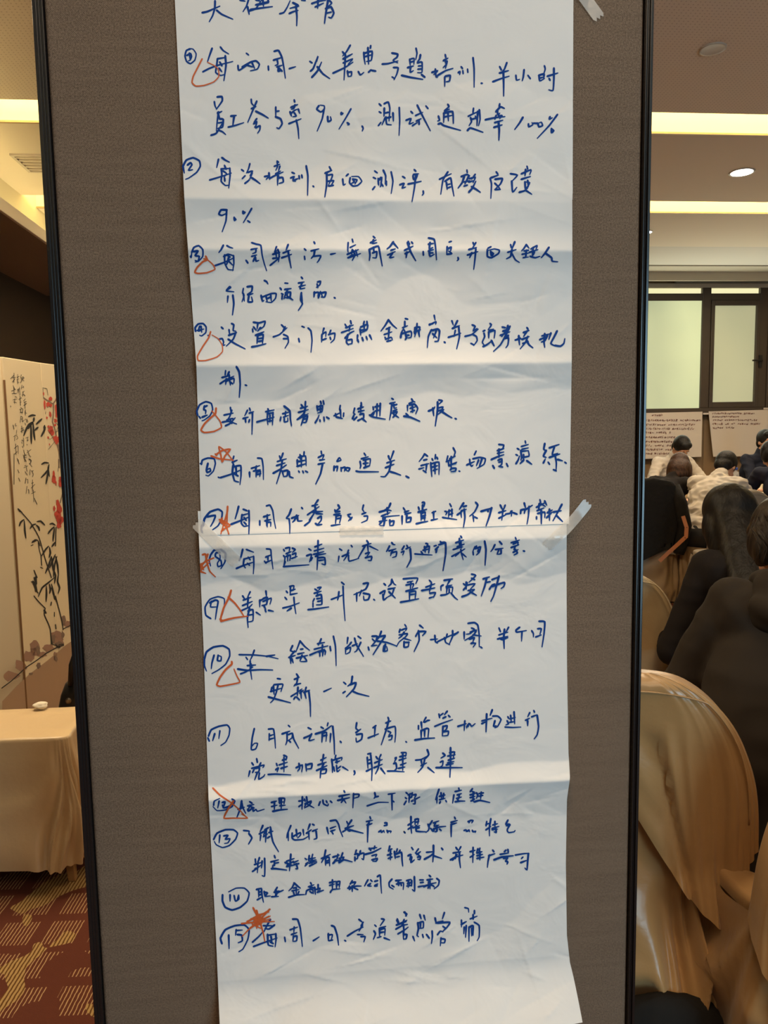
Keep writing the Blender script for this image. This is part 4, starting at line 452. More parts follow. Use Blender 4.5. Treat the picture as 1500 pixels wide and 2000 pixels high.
for k in range(420):       # soft dents and pinched crumples
    cx,cz=rs.uniform(-.2,.42),rs.uniform(.3,2.05); a=rs.normal(.15,.6); L=rs.uniform(.015,.07); wd=rs.uniform(.004,.014); h=rs.uniform(.0006,.0022)*rs.choice([-1,1])
    u=(XX-cx)*cos(a)+(ZZ-cz)*sin(a); v=-(XX-cx)*sin(a)+(ZZ-cz)*cos(a)
    D+=h*np.exp(-(u/L)**2)*np.exp(-np.abs(v)/wd)*np.where(v>0,1,.45)
for k in range(26):
    cx,cz=rs.uniform(-.2,.42),rs.uniform(.3,2.05); a=rs.normal(.3,.5); L=rs.uniform(.06,.14); wd=rs.uniform(.02,.04); h=rs.uniform(.0015,.0034)*rs.choice([-1,1])
    u=(XX-cx)*cos(a)+(ZZ-cz)*sin(a); v=-(XX-cx)*sin(a)+(ZZ-cz)*cos(a)
    D+=h*np.exp(-(u/L)**2)*np.exp(-(v/wd)**2)
D=np.maximum(D,.0035)
def Dat(x,z):
    fx=(x-GX[0])/(GX[1]-GX[0]); fz=(GZ[0]-z)/dz
    fx=min(max(fx,0),len(GX)-1.001); fz=min(max(fz,0),len(GZ)-1.001); i=int(fz); j=int(fx); a=fz-i; b=fx-j
    return float((D[i,j]*(1-b)+D[i,j+1]*b)*(1-a)+(D[i+1,j]*(1-b)+D[i+1,j+1]*b)*a)
UP=.0010   # the upper sheet overlaps the lower one
def surf(px,py,off):
    Y=YBD-.01
    for _ in range(4):
        p=PY(px,py,Y); Y=YBD-Dat(p[0],p[2])-off
    return PY(px,py,Y)
M_paper=mat('flip_chart_paper',(.80,.80,.79),.75,spec=.25)
def pb(m):
    tc=nd(m,'ShaderNodeTexCoord'); n=nd(m,'ShaderNodeTexNoise',i_Scale=11,i_Detail=3); n.inputs['Distortion'].default_value=.8
    mp=nd(m,'ShaderNodeMapping'); mp.inputs['Scale'].default_value=(1,1,1.15); lk(m,tc.outputs['Object'],mp.inputs['Vector']); lk(m,mp.outputs['Vector'],n.inputs['Vector'])
    b=nd(m,'ShaderNodeBump',i_Strength=.30,i_Distance=.008); lk(m,n.outputs['Fac'],b.inputs['Height']); lk(m,b.outputs['Normal'],bsdf(m).inputs['Normal'])
pb(M_paper)
def paper(zt,zb,lefts,rights,off,rows,cols,label):
    V=[];F=[]
    lz=[a for a,_ in lefts][::-1]; lx=[b for _,b in lefts][::-1]; rz=[a for a,_ in rights][::-1]; rx=[b for _,b in rights][::-1]
    for i in range(rows+1):
        z=zt+(zb(0)-zt)*i/rows
        for j in range(cols+1):
            s=j/cols; zz=zt+(zb(s)-zt)*i/rows
            x=np.interp(zz,lz,lx)*(1-s)+np.interp(zz,rz,rx)*s
            xx=float(x)*(YBD-Dat(x,zz)-off)/YBD; V.append((xx,YBD-Dat(xx,zz)-off,zz))
    W=cols+1
    for i in range(rows):
        for j in range(cols): F.append((i*W+j,i*W+j+1,(i+1)*W+j+1,(i+1)*W+j))
    o=mesh('flip_chart_sheet',V,[f[::-1] for f in F],M_paper,None,True)
    tag(o,label,'paper',None); return o
upper=paper(2.13,lambda s:1.1965+.003*s,[(2.13,-.2),(2.0,-.199),(1.71,-.1975),(1.46,-.190),(1.19,-.1935)],[(2.13,.410),(2.0,.410),(1.465,.4125),(1.19,.4105)],UP,430,230,'upper sheet of white flip chart paper with blue handwriting from the heading to point seven')
lower=paper(1.235,lambda s:.318+.022*s,[(1.235,-.1975),(1.02,-.1975),(.76,-.200),(.5,-.1975),(.35,-.1975),(.28,-.198)],[(1.235,.406),(1.1,.407),(.955,.409),(.80,.413),(.763,.416),(.72,.411),(.6,.410),(.47,.413),(.42,.419),(.37,.434),(.33,.446)],0,430,230,'lower sheet of white flip chart paper with blue points eight to fifteen, bottom curling forward')
M_ink=mat('blue_marker_ink',(.006,.052,.27),.7,spec=.12); M_red=mat('orange_red_marker_ink',(.62,.115,.025),.6)
def write(t,fn,wd,seed,par,nm,m,gap=16):
    for q,c in enumerate(clusters(conv(t),gap)):
        V,F=ribbons(c,fn,wd,2.4,seed=seed*31+q); mesh(nm,V,F,m,par)
fu=lambda x,y: surf(x,y,UP+.0003); fl=lambda x,y: surf(x,y,.0003)
for i,t in enumerate(INK_UPPER):
    write(t,fu,3.7,i,upper,'handwriting',M_ink)
for i,t in enumerate(INK_LOWER):
    write(t,fl,3.55,i+50,lower,'handwriting',M_ink)
fu2=lambda x,y: surf(x,y,UP+.0007); fl2=lambda x,y: surf(x,y,.0007)
for i,t in enumerate(RED_UPPER):
    write(t,fu2,3.2,i+90,upper,'red_mark',M_red,40)
for i,t in enumerate(RED_LOWER):
    write(t,fl2,3.4,i+120,lower,'red_mark',M_red,40)
# ---------------------------------------------------------------- adhesive tape
M_tape=bpy.data.materials.new('clear_tape'); M_tape.use_nodes=True
b=bsdf(M_tape); b.inputs['Base Color'].default_value=(.78,.76,.72,1); b.inputs['Roughness'].default_value=.18; b.inputs['Alpha'].default_value=.50; b.inputs['Coat Weight'].default_value=.5
add_bump(M_tape,55,.5,.004,4)
def tape(a,b_,w,label,paper_side=True,bow=0,jag=2.5,n=22):
    """strip from a to b in picture units, pressed on paper, bridging over to the fabric"""
    V=[];F=[]; dx,dy=b_[0]-a[0],b_[1]-a[1]; L=hypot(dx,dy); dx/=L; dy/=L; m=6; rnd=random.Random(int(a[0]))
    for i in range(n+1):
        for j in range(m+1):
            t=i/n; s=(j/m-.5)*w; e=0
            if i==0: e=-jag*(1 if j%2 else -.5)
            if i==n: e=jag*(1 if j%2 else -.6)
            x=a[0]+dx*(t*L+e)-dy*s+bow*sin(PI*t)*dy; y=a[1]+dy*(t*L+e)+dx*s-bow*sin(PI*t)*dx
            p=surf(x,y,0); onp=-.2<p[0]<.412
            if onp: q=surf(x,y,UP+.0018+.0004*sin(i*1.3+j))
            else:
                k=min(1,min(abs(p[0]+.2),abs(p[0]-.412))/.018); Y=YBD-(Dat(p[0],p[2])*(1-k)+.0015*k)-.0012; q=PY(x,y,Y)
            V.append(q)
    for i in range(n):
        for j in range(m): F.append((i*(m+1)+j,i*(m+1)+j+1,(i+1)*(m+1)+j+1,(i+1)*(m+1)+j))
    o=mesh('tape_strip',V,F,M_tape,None,True); tag(o,label,'tape'); return o
tape((384,1022),(463,1099),24,'clear tape strip running diagonally over the left end of the sheet joint')
tape((664,1037),(749,1036),17,'short horizontal clear tape strip over the middle of the sheet joint',jag=.8)
tape((1069,1068),(1148,982),21,'clear tape strip rising diagonally off the right end of the sheet joint onto the fabric',bow=-3)
tape((1131,-20),(1170,34),24,'frayed clear tape strip at the upper right corner of the fabric panel',jag=4)
# ---------------------------------------------------------------- satin covered chairs
def satin(name,c,rough=.36):
    m=mat(name,c,rough,spec=.6); m.node_tree.nodes['Principled BSDF'].inputs['Sheen Weight'].default_value=.15
    return add_bump(m,38,.25,.004,3)
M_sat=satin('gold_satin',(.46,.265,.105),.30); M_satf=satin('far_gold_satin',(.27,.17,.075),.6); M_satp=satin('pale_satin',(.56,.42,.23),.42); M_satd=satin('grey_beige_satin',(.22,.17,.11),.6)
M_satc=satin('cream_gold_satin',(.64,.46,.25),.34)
M_wood=add_noise_color(mat('leg_wood',(.35,.2,.08),.4),(.26,.13,.045),(.38,.21,.08),6)
def sgp(v,p): return copysign(abs(v)**p,v)
def ring(a,w,d,cy,p=.42): return (w*sgp(cos(a),p), cy+d*sgp(sin(a),p))
def fold(a,z,seed,fr=2.6,zf=1.6):
    n=noise.noise(Vector((cos(a)*fr+seed,sin(a)*fr,z*zf+seed*.7))); n2=noise.noise(Vector((cos(a)*fr*2.7+seed,sin(a)*fr*2.7+3,z*zf*1.8)))
    return .75-2.6*abs(n)+.5*n2
def chair(name,pos,rz,label,m,height=.88,back=True,seed=1,slit=False,amp=.028,grp='satin covered banquet chairs',skirt_m=None,N=120):
    o=empty(name,(pos[0],pos[1],0),rz); tag(o,label,'chair',grp)
    seat=.47; big=slit
    def half(z):
        t=max(0,(z-.56)/(height-.56)); return .228*max(0.001,1-t**2.3)**.5+.004
    lean=lambda z: -(max(z,seat)-seat)*.13
    if back:
        V=[];F=[]; R=34
        for i in range(R+1):
            u=i/R; u=1-(1-u)**1.5
            for k in range(N):
                a=2*PI*k/N; c_,s_=cos(a),sin(a); x0=.228*sgp(c_,.36)
                rear=1/(1+exp(s_*9))                       # 1 behind, 0 in front
                hem=(.475)*(1-rear)+rear*((.585-1.7*x0 if x0<.1 else .415-1.0*(x0-.1)) if big else .40+.02*sin(9*x0+seed))
                if big: hem=max(min(hem,.60*rear+.475*(1-rear)),.30)
                z=hem+(height-.001-hem)*u
                d=.040 if z<height-.03 else .040*(1-((z-height+.03)/.03)**2*.8)
                x,y=ring(a,half(z),d,lean(z),.36)
                low=max(0,.72-z)/.3
                if z<seat: y-=rear*(seat-z)*.20; x*=1+.25*(seat-z)
                x*=1+.03*min(1,low); y-=.012*rear*min(1,low)
                A=(.002+.011*min(1.3,low))*(1.8 if big else 1)
                f=fold(a,z*.5,seed,3.6 if big else 2.2,.9)*A
                x+=c_*f*.6; y+=s_*f
                if big and s_<0 and z<.79:
                    tq=(.79-z)/.34; g=min(1,tq*3); y+=.026*g*exp(-((x-(.028+.075*tq))/(.0035+.004*g))**2)
                    for xa,xb,wq,hq in ((-.05,.005,.010,.016),(-.015,.035,.007,.014),(.005,.062,.006,.018),(.050,.098,.012,.014),(.085,.125,.009,.007),(.14,.155,.02,-.006),(.17,.19,.014,.006)): y-=hq*g*exp(-((x-(xa+(xb-xa)*tq))/wq)**2)
                V.append((x,y,z))
        for i in range(R):
            for k in range(N): F.append((i*N+k,i*N+(k+1)%N,(i+1)*N+(k+1)%N,(i+1)*N+k))
        F.append(tuple(R*N+k for k in range(N)))
        mesh('back_cover',V,F,m,o,True)
        bm=bmesh.new(); pts=[]
        for k in range(61):
            al=.15+(PI-.30)*k/60; zz=.50+(height-.03-.50)*sin(al)**.8
            pts.append((-cos(al)/abs(cos(al))*half(zz)*.93 if abs(cos(al))>.35 else -cos(al)/.35*half(.50+(height-.03-.50)*(1-.35**2)**.4)*.93,lean(zz)-.0425,zz))
        tube(bm,pts,.0018,6); fin('seam',bm,m,o,True)
    V=[];F=[]; rows=44
    for i in range(rows+1):
        t=i/rows
        for k in range(N):
            a=2*PI*k/N; c_,s_=cos(a),sin(a)
            rear=1/(1+exp((s_+.35)*10)) if back else 0
            zt=(seat-.02)*(1-rear)+rear*(.60 if big else .50); z=zt+(.014-zt)*t
            g=max(0,seat-z)/seat
            x,y=ring(a,.224,.235,.19,.42 if not big else .50)
            xb,yb=ring(a,.215,.030,lean(z),.36)
            q=min(1,max(0,(z-.40)/.10))*rear; x=x*(1-q)+xb*q; y=y*(1-q)+yb*q
            flare=1+.15*g; x*=flare; y=.19+(y-.19)*flare if q<1 else y
            f=fold(a+(.22 if not big else .10)*sin(7*z+seed),z,seed+5,3.4 if not big else 6.0,2.4)*amp*min(1,.25*rear+g*2.2)**.7*(1-q*.6)
            V.append((x+c_*f,y+s_*f,max(z,.012)))
    for i in range(rows):
        for k in range(N): F.append((i*N+k,i*N+(k+1)%N,(i+1)*N+(k+1)%N,(i+1)*N+k))
    mesh('skirt',V,F,skirt_m or m,o,True)
    V=[];F=[]
    cr=[(seat-.025,1,1),(seat-.008,1,1),(seat+.001,.985,.985),(seat+.004,.95,.95),(seat+.008,.6,.6),(seat+.009,.05,.05)]
    for z,sx,sy in cr:
        for k in range(N):
            x,y=ring(2*PI*k/N,.216*sx,.205*sy,.205,.42); V.append((x,y,z+.003*noise.noise(Vector((x*9,y*9,seed)))*(1 if z>seat else 0)))
    for i in range(len(cr)-1):
        for k in range(N): F.append((i*N+k,i*N+(k+1)%N,(i+1)*N+(k+1)%N,(i+1)*N+k))
    F.append(tuple((len(cr)-1)*N+k for k in range(N))); mesh('seat',V,F,m,o,True)
    for sx in (-1,1):
        for y in (.0,.37):
            bm=bmesh.new(); bx(bm,sx*.19-.015,sx*.19+.015,y-.015,y+.015,0,.42); fin('leg',bm,M_wood,o)
    return o
c1=chair('banquet_chair',(.625,1.43),-radians(14),'large gold satin covered chair in the foreground, its draped back right beside the panel',M_sat,seed=3,slit=True,amp=.046,N=520)
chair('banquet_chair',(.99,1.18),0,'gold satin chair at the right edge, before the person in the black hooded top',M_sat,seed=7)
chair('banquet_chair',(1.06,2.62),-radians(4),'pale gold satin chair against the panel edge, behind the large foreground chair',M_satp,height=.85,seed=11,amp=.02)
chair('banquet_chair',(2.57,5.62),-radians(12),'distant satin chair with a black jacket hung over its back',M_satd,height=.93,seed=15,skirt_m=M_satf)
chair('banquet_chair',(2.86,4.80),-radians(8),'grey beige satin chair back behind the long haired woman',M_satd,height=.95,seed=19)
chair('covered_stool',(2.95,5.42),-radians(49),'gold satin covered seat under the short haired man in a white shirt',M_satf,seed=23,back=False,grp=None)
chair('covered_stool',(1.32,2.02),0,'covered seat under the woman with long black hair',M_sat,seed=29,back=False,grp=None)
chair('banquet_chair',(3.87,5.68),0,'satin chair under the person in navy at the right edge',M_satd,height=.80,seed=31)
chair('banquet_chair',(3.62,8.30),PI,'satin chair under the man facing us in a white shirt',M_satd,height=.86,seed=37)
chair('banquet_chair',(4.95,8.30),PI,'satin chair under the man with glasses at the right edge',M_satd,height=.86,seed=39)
# black jacket over the distant chair
M_jack=add_bump(mat('black_jacket_cloth',(.014,.012,.010),.85,spec=.2),12,.6,.02)
def jacket():
    o=empty('jacket',(2.565,5.605,.0),-radians(12)); tag(o,'black jacket draped over the back of the distant satin chair, brown lining strap showing','jacket')
    V=[];F=[];N=60;R=16
    for i in range(R+1):
        t=i/R; z=.975-.60*t; w=(.15+.075*min(1,t*4)**.6)*(1-.18*max(0,t-.6)/.4)
        for k in range(N):
            a=2*PI*k/N; x,y=ring(a,w,.068+.02*t,-(max(z-.47,0))*.13,.5); f=fold(a,z*.8,9,1.6,1.5)*.014*(t+.2)
            zz=z-.05*(1-t)*(abs(x)/.25)**2
            V.append((x+cos(a)*f,y+sin(a)*f,zz-(.12*(x/.25) if t>.9 else 0)*-1))
    for i in range(R):
        for k in range(N): F.append((i*N+k,i*N+(k+1)%N,(i+1)*N+(k+1)%N,(i+1)*N+k))
    F.append(tuple(range(N))[::-1]); mesh('jacket_body',V,F,M_jack,o,True)
    for s,tilt in ((-1,.0),(1,.05)):
        bm=bmesh.new(); tube(bm,[(s*.17,-.08,.93),(s*.20,-.11,.80),(s*.19+tilt,-.11,.62),(s*.16+tilt,-.10,.44),(s*.15+tilt,-.10,.40)],[.03,.05,.05,.045,.04],12); fin('sleeve',bm,M_jack,o,True)
    bm=bmesh.new(); tube(bm,[(-.10,-.07,.955),(0,-.09,.965),(.10,-.07,.95)],[.02,.03,.02],10); fin('collar',bm,M_jack,o,True)
jacket()
# tan strap hanging from that chair
M_tan=mat('tan_leather',(.42,.15,.05),.5)
def strap():
    pts=[PY(1334,1008,5.40),PY(1341,1030,5.37),PY(1340,1048,5.36),PY(1325,1062,5.36),PY(1305,1080,5.36),PY(1288,1096,5.38)]
    V=[];F=[]; sm=[]
    for i in range(len(pts)-1):
        for k in range(6): sm.append(Vector(pts[i]).lerp(Vector(pts[i+1]),k/6))
    sm.append(Vector(pts[-1]))
    bm=bmesh.new()
    for i,p in enumerate(sm):
        d=(sm[min(i+1,len(sm)-1)]-sm[max(i-1,0)]).normalized(); n=Vector((-.4,-.9,0)).normalized(); s=d.cross(n).normalized()
        V+= [p+s*.014-n*.002,p-s*.014-n*.002,p-s*.014+n*.002,p+s*.014+n*.002]
    for i in range(len(sm)-1):
        b=i*4
        for k in range(4): F.append((b+k,b+(k+1)%4,b+4+(k+1)%4,b+4+k))
    F+=[(3,2,1,0),tuple(len(V)-4+k for k in range(4))]
    o=mesh('leather_strap',V,F,M_tan,None,False); tag(o,'tan leather strap hanging beside the black jacket chair','strap')
    for q in (0.45,.2):
        p=sm[int(len(sm)*q)]; bm=bmesh.new(); lathe(bm,[(.003,0),(.003,.004),(.001,.005)],tuple(p+Vector((-.001,-.004,0))),8,Matrix.Rotation(PI/2,3,'X')); fin('rivet',bm,M_blk,o)
strap()
# ---------------------------------------------------------------- left: cloth covered bench
def bench():
    x1,y0,y1,top=-.785,2.235,2.50,.46; x0=-1.30; cx,cy=(x0+x1)/2,(y0+y1)/2; hw,hd=(x1-x0)/2,(y1-y0)/2
    o=empty('covered_bench',(cx,cy,0)); tag(o,'low bench draped in cream gold satin left of the fabric panel','bench')
    V=[];F=[];N=260; rows=[(top,.02),(top+.003,.5),(top+.002,.9),(top,.985),(top-.004,1.0),(top-.012,1.005)]+[(top-.02-.365*t/22,1) for t in range(1,23)]
    for z,s in rows:
        g=max(0,top-z)/top
        for k in range(N):
            a=2*PI*k/N; x,y=ring(a,hw*s,hd*s,0,.16)
            fl=.05*g; f=fold(a+.12*sin(9*z+3*cos(a)),z*1.1,41,4.6,2.6)*.045*min(1,g*1.5)**1.3 if g>0.02 else .0
            if z>=top-.001: zz=z+.004*noise.noise(Vector((x*4,y*22,3)))
            else: zz=z+.02*noise.noise(Vector((cos(a)*2,sin(a)*2,9)))*g
            V.append((x+cos(a)*(fl+f),y+sin(a)*(fl+f),zz))
    for i in range(len(rows)-1):
        for k in range(N): F.append((i*N+k,i*N+(k+1)%N,(i+1)*N+(k+1)%N,(i+1)*N+k))
    F.append(tuple(range(N))[::-1]); mesh('satin_cover',V,F,M_satc,o,True)
    box('bench_top',-hw+.03,hw-.04,-hd+.04,hd-.04,top-.03,top-.012,M_wood,o)
    for sx in (-1,1):
        for sy in (-1,1):
            bm=bmesh.new()
            b=[]; 
            for z,r in ((0,.011),(.12,.015),(.40,.022)):
                cxx,cyy=sx*(hw-.010-.11*z),sy*(hd-.006-.11*z)
                b.append([bm.verts.new((cxx+i*r,cyy+j*r,z)) for i,j in ((-1,-1),(1,-1),(1,1),(-1,1))])
            for A,B in zip(b,b[1:]):
                for k in range(4): bm.faces.new((A[k],A[(k+1)%4],B[(k+1)%4],B[k]))
            bm.faces.new(b[0][::-1]); bm.faces.new(b[-1]); fin('leg',bm,M_wood,o,bevel=.003)
    bm=bmesh.new(); bmesh.ops.create_icosphere(bm,subdivisions=3,radius=.02)
    for v in bm.verts: v.co*=1+.35*noise.noise(v.co*70); v.co.z*=.55; v.co.x*=1.2
    n=fin('crumpled_napkin',bm,mat('napkin_white',(.75,.68,.55),.8),None,True); n.location=(PZ(73,1383,.478)[0],y1-.02,top+.016); tag(n,'small crumpled white napkin on the rear edge of the satin bench','napkin')
bench()
# black handbag on the carpet behind the bench
M_leather=mat('black_leather',(.012,.011,.010),.32,spec=.5)
def bag():
    bx0,y=-1.085,3.02
    o=empty('handbag',(bx0+.2,y,0)); tag(o,'black leather handbag with a looped handle, behind the satin bench','bag')
    V=[];F=[];N=40;rows=[(0,.92),(.02,1),(.12,1.02),(.25,.99),(.36,.9),(.405,.8)]
    for z,s in rows:
        for k in range(N):
            a=2*PI*k/N; x,yy=ring(a,.20*s,.075*(1.15-z),0,.4); V.append((x,yy,z+(.045*cos(a*1.0)*.0 if z<.3 else .03*(x/.2))))
    for i in range(len(rows)-1):
        for k in range(N): F.append((i*N+k,i*N+(k+1)%N,(i+1)*N+(k+1)%N,(i+1)*N+k))
    F.append(tuple(range(N))[::-1]); F.append(tuple((len(rows)-1)*N+k for k in range(N))); mesh('bag_body',V,F,M_leather,o,True)
    for yy in (-.05,.05):
        bm=bmesh.new(); tube(bm,[(-.13,yy,.38),(-.125,yy*.8,.46),(-.10,yy*.5,.535),(-.05,yy*.4,.57),(.03,yy*.4,.565),(.09,yy*.5,.52),(.12,yy*.8,.45),(.13,yy,.38)],.012,8); fin('handle',bm,M_leather,o,True)
    for sx in (-1,1):
        bm=bmesh.new(); lathe(bm,[(.010,0),(.012,.003),(.006,.006)],(sx*.13,-.085,.33),12,Matrix.Rotation(PI/2,3,'X')); fin('stud',bm,mat('stud_metal',(.3,.27,.22),.3,1),o)
bag()
# black bag on the floor at the foot of the panel
def floorbag():
    o=empty('soft_bag',(.70,1.33,0)); 
    tag(o,'soft black cloth bag slumped on the floor between the panel and the foreground chair','bag')
    V=[];F=[];N=48;rows=[(0,1),(.03,1.05),(.09,1.0),(.15,.8),(.19,.5),(.205,.2)]
    for z,s in rows:
        for k in range(N):
            a=2*PI*k/N; x,y=ring(a,.17*s,.045*s,0,.8); f=fold(a,z,51,1.4,4)*.008
            V.append((x+cos(a)*f-.02,y+sin(a)*f*.5-.01,z*(1.12-1.0*x) ))
    for i in range(len(rows)-1):
        for k in range(N): F.append((i*N+k,i*N+(k+1)%N,(i+1)*N+(k+1)%N,(i+1)*N+k))
    F.append(tuple(range(N))[::-1]); F.append(tuple((len(rows)-1)*N+k for k in range(N))); mesh('bag_body',V,F,M_jack,o,True)
    bm=bmesh.new(); tube(bm,[(-.10,-.05,.14),(-.05,-.065,.19),(.02,-.06,.17),(.07,-.06,.10)],.008,8); fin('handle',bm,M_jack,o,True)
floorbag()
# ---------------------------------------------------------------- painted folding screen
M_scr=mat('screen_panel_cream',(.76,.64,.43),.6); M_scrlow=mat('wash_brown',(.40,.26,.16),.7)
M_bi=mat('brush_black',(.02,.018,.015),.7); M_br=mat('brush_red',(.55,.06,.035),.7); M_bg=mat('brush_grey',(.22,.15,.11),.7); M_bg2=mat('brush_mauve',(.34,.20,.14),.7)
def screen():
    ZT=1.72
    A=Vector(PZ(5,697,ZT)); B=Vector(PZ(79,708.5,ZT)); Cc=Vector(PZ(108.5,712.5,ZT)); 
    Z0=A+(A-B).normalized()*.02+Vector((-.34,-.10,0))
    o=empty('folding_screen',(A.x,A.y,0)); tag(o,'cream folding screen painted with bamboo, red plum blossom and columns of black brush writing','screen')
    hinge=mat('screen_edge',(.20,.10,.04),.6)
    def panel(P,Q,m=M_scr):
        d=(Q-P); d.z=0; L=d.length; d.normalize(); n=Vector((-d.y,d.x,0)); bm=bmesh.new()
        vs=[]
        for t in (0,L):
            for u in (0,.028):
                for z in (.03,ZT):
                    p=P+d*t+n*u; vs.append(bm.verts.new((p.x,p.y,z)))
        for f in ((0,1,3,2),(4,6,7,5),(0,4,5,1),(2,3,7,6),(0,2,6,4),(1,5,7,3)): bm.faces.new([vs[i] for i in f])
        return kid(fin('screen_panel',bm,m,bevel=.003),o)
    panel(Z0,A-(A-Z0).normalized()*.008); panel(A,B); panel(B,Cc)
    bm=bmesh.new(); tube(bm,[(A.x,A.y,.03),(A.x,A.y,ZT-.1)],.005,6); kid(fin('hinge_line',bm,hinge),o)
    for p in (A,B,Cc):
        bm=bmesh.new(); bx(bm,p.x-.012,p.x+.012,p.y,p.y+.024,0,.03); kid(fin('foot',bm,hinge),o)
    def mp(off):
        def f(px,py):
            d=Vector(ray(px,py)); best=None
            for P,Q in ((A,B),(B,Cc)):
                e=(Q-P); e.z=0; n=Vector((e.y,-e.x,0)).normalized()
                if n.dot(Vector(C0)-P)<0: n=-n
                t=(P-Vector(C0)).dot(n)/d.dot(n); X=Vector(C0)+d*t+n*off; s=(X-P).dot(e)/e.length_squared
                if best is None or (P is B and s>=0): best=X
            return best
        return f
    f1,f2,f3=mp(.0008),mp(.0014),mp(.002)
    def dec(name,tiles,m,w,fn=f2,step=4,taper=False,jit=.2):
        st=[]; 
        for t in tiles: st+=conv(t)
        for q,c in enumerate(clusters(st,2.2) if name=='brush_writing' else [st]):
            V,F=ribbons(c,fn,w,step,seed=len(name)+q,jit=jit,taper=taper); kid(mesh(name,V,F,m),o)
    def leaves(name,tile,m,w,fn=f2):   # tapering brush leaves
        V=[];F=[]
        for st in conv(tile):
            p=smooth(st,3); n=len(p); b=len(V)
            for i,(x,y) in enumerate(p):
                a=p[max(i-1,0)]; c=p[min(i+1,n-1)]; dx,dy=c[0]-a[0],c[1]-a[1]; L=hypot(dx,dy) or 1
                hw=w/2*(sin(PI*min(1,(i+.6)/n))**.7+.12); V+=[fn(x-dy/L*hw,y+dx/L*hw),fn(x+dy/L*hw,y-dx/L*hw)]
            for k in range(b,len(V)-2,2): F.append((k,k+1,k+3,k+2))
        kid(mesh(name,V,F,m),o)
    dec('brush_writing',[(0,700,10,"270 285 268 470;200 400 265 330;235 380 300 370;240 460 285 400;250 530 285 600;220 640 300 600;265 560 270 690;230 690 320 680;290 745 325 760;250 810 330 790;285 790 280 880;260 850 320 870;200 925 208 945;340 310 345 500;325 370 370 350;325 420 365 400;330 460 370 470;375 560 385 720;340 640 360 600 350 680;335 610 375 590;390 740 395 920;360 800 420 770;385 860 410 850;400 960 420 975;380 1000 440 980 430 1070;390 1060 440 1050;400 1000 405 1060;400 1140 390 1250;400 1130 440 1150 430 1240 470 1200;405 1190 430 1180;420 1320 425 1450;400 1380 460 1350;440 1370 465 1410;400 1430 450 1400;410 320 400 380 460 350 445 390;410 400 470 380;435 390 395 480;430 400 465 440;425 520 410 600;450 540 455 570;425 570 460 560;430 660 470 640;450 660 430 740;455 700 485 730;490 790 455 830;460 860 510 840;480 850 485 980;460 920 515 880;500 1000 480 1040;475 1060 520 1070;490 1020 490 1110;490 1180 500 1200;485 1260 495 1300;520 1180 510 1250 545 1240;525 1200 540 1230;250 1300 270 1380;300 1270 290 1330 320 1310;320 1400 315 1480;255 1530 330 1490;290 1500 280 1610;320 1510 350 1560 310 1580;300 1670 310 1880;275 1760 340 1700;280 1870 330 1820;350 1710 350 1860;330 1950 345 2000;420 1590 440 1610;415 1640 430 1660;430 1720 440 1740;455 1550 460 1720;500 1560 530 1540;545 1530 525 1620 550 1590;515 1680 530 1690;460 1790 470 1850 500 1900;475 1880 480 1950 510 1930;530 1790 540 1810;520 1850 540 1830 600 1780;550 1840 570 1900 600 1920;560 1960 600 1980 590 2010"),
      (0,640,5.555,"250 1380 270 1440;255 1390 290 1380;255 1410 285 1450 260 1450;265 1500 280 1490 290 1560;255 1520 300 1500;270 1560 295 1600;280 1630 270 1690;285 1650 300 1640 300 1690;290 1720 280 1800;300 1760 310 1750 310 1800;310 1430 340 1440 320 1480;315 1470 345 1510;325 1540 320 1600;340 1550 360 1590 350 1620;345 1560 360 1550;340 1690 360 1680;350 1650 350 1780;335 1740 375 1700;340 1800 380 1780;360 1760 365 1890;370 1850 400 1915;150 1700 150 1370;195 1430 205 1480;190 1540 205 1575;200 1630 215 1670")],M_bi,.95,f2)
    leaves('bamboo_leaf',(0,700,10,"545 1140 620 1110 695 1115;455 1520 500 1400 560 1290 640 1235;600 1300 605 1500 608 1670;640 1250 655 1450 680 1600;700 1290 760 1230 820 1175;670 1410 710 1370 745 1340;795 1530 850 1430 885 1330;870 1300 860 1350 880 1400;660 1150 655 1200 650 1240;540 1380 600 1290 640 1240"),M_bi,3.6)
    leaves('bamboo_leaf',(0,640,5.555,"445 1485 480 1465 530 1468;440 1630 490 1580 515 1540;495 1700 510 1620 525 1520;530 1480 520 1540 535 1620;190 1960 215 1990 240 2005"),M_bi,3.2)
    leaves('bamboo_leaf',(0,1000,5,"185 140 200 100 235 70;235 80 240 180 252 260;290 165 315 130 350 115;355 95 395 90 438 130;350 125 375 150 385 185;465 215 490 180 530 140;530 150 520 230 515 290;540 290 525 310 503 340;475 330 440 370 400 435;480 340 490 400 475 450;440 600 470 530 500 430;480 550 510 480 540 410;500 430 510 500 515 570;540 430 560 520 570 620;370 830 410 740 470 690 530 640;450 720 452 800 447 880;480 700 490 760 480 800;500 700 520 790 535 860;570 600 560 680 580 740 565 800;520 560 540 620 530 700;555 430 530 520 520 640;480 120 510 112 540 130"),M_bi,3.2)
    dec('brush_branch',[(0,1000,5,"205 0 300 110 380 250 440 460 500 640;545 150 540 330;310 300 340 270 370 280 390 330;300 330 320 320;370 300 385 380 400 430;400 430 405 520;395 540 415 550;330 570 360 640;305 680 330 700 350 760 370 790;330 640 345 700 360 770;330 820 380 880 440 940;440 940 430 1000 470 1090 490 1150 500 1290;490 1150 510 1290 600 1310;540 820 600 1050 615 1150;500 740 560 900 610 1100;500 880 495 910;530 980 530 1020;540 1100 545 1140;530 1300 620 1290;15 1720 120 1640 250 1520 340 1460 450 1380 560 1320 620 1300;620 1140 680 1110 700 1100")],M_bi,1.9,f2)
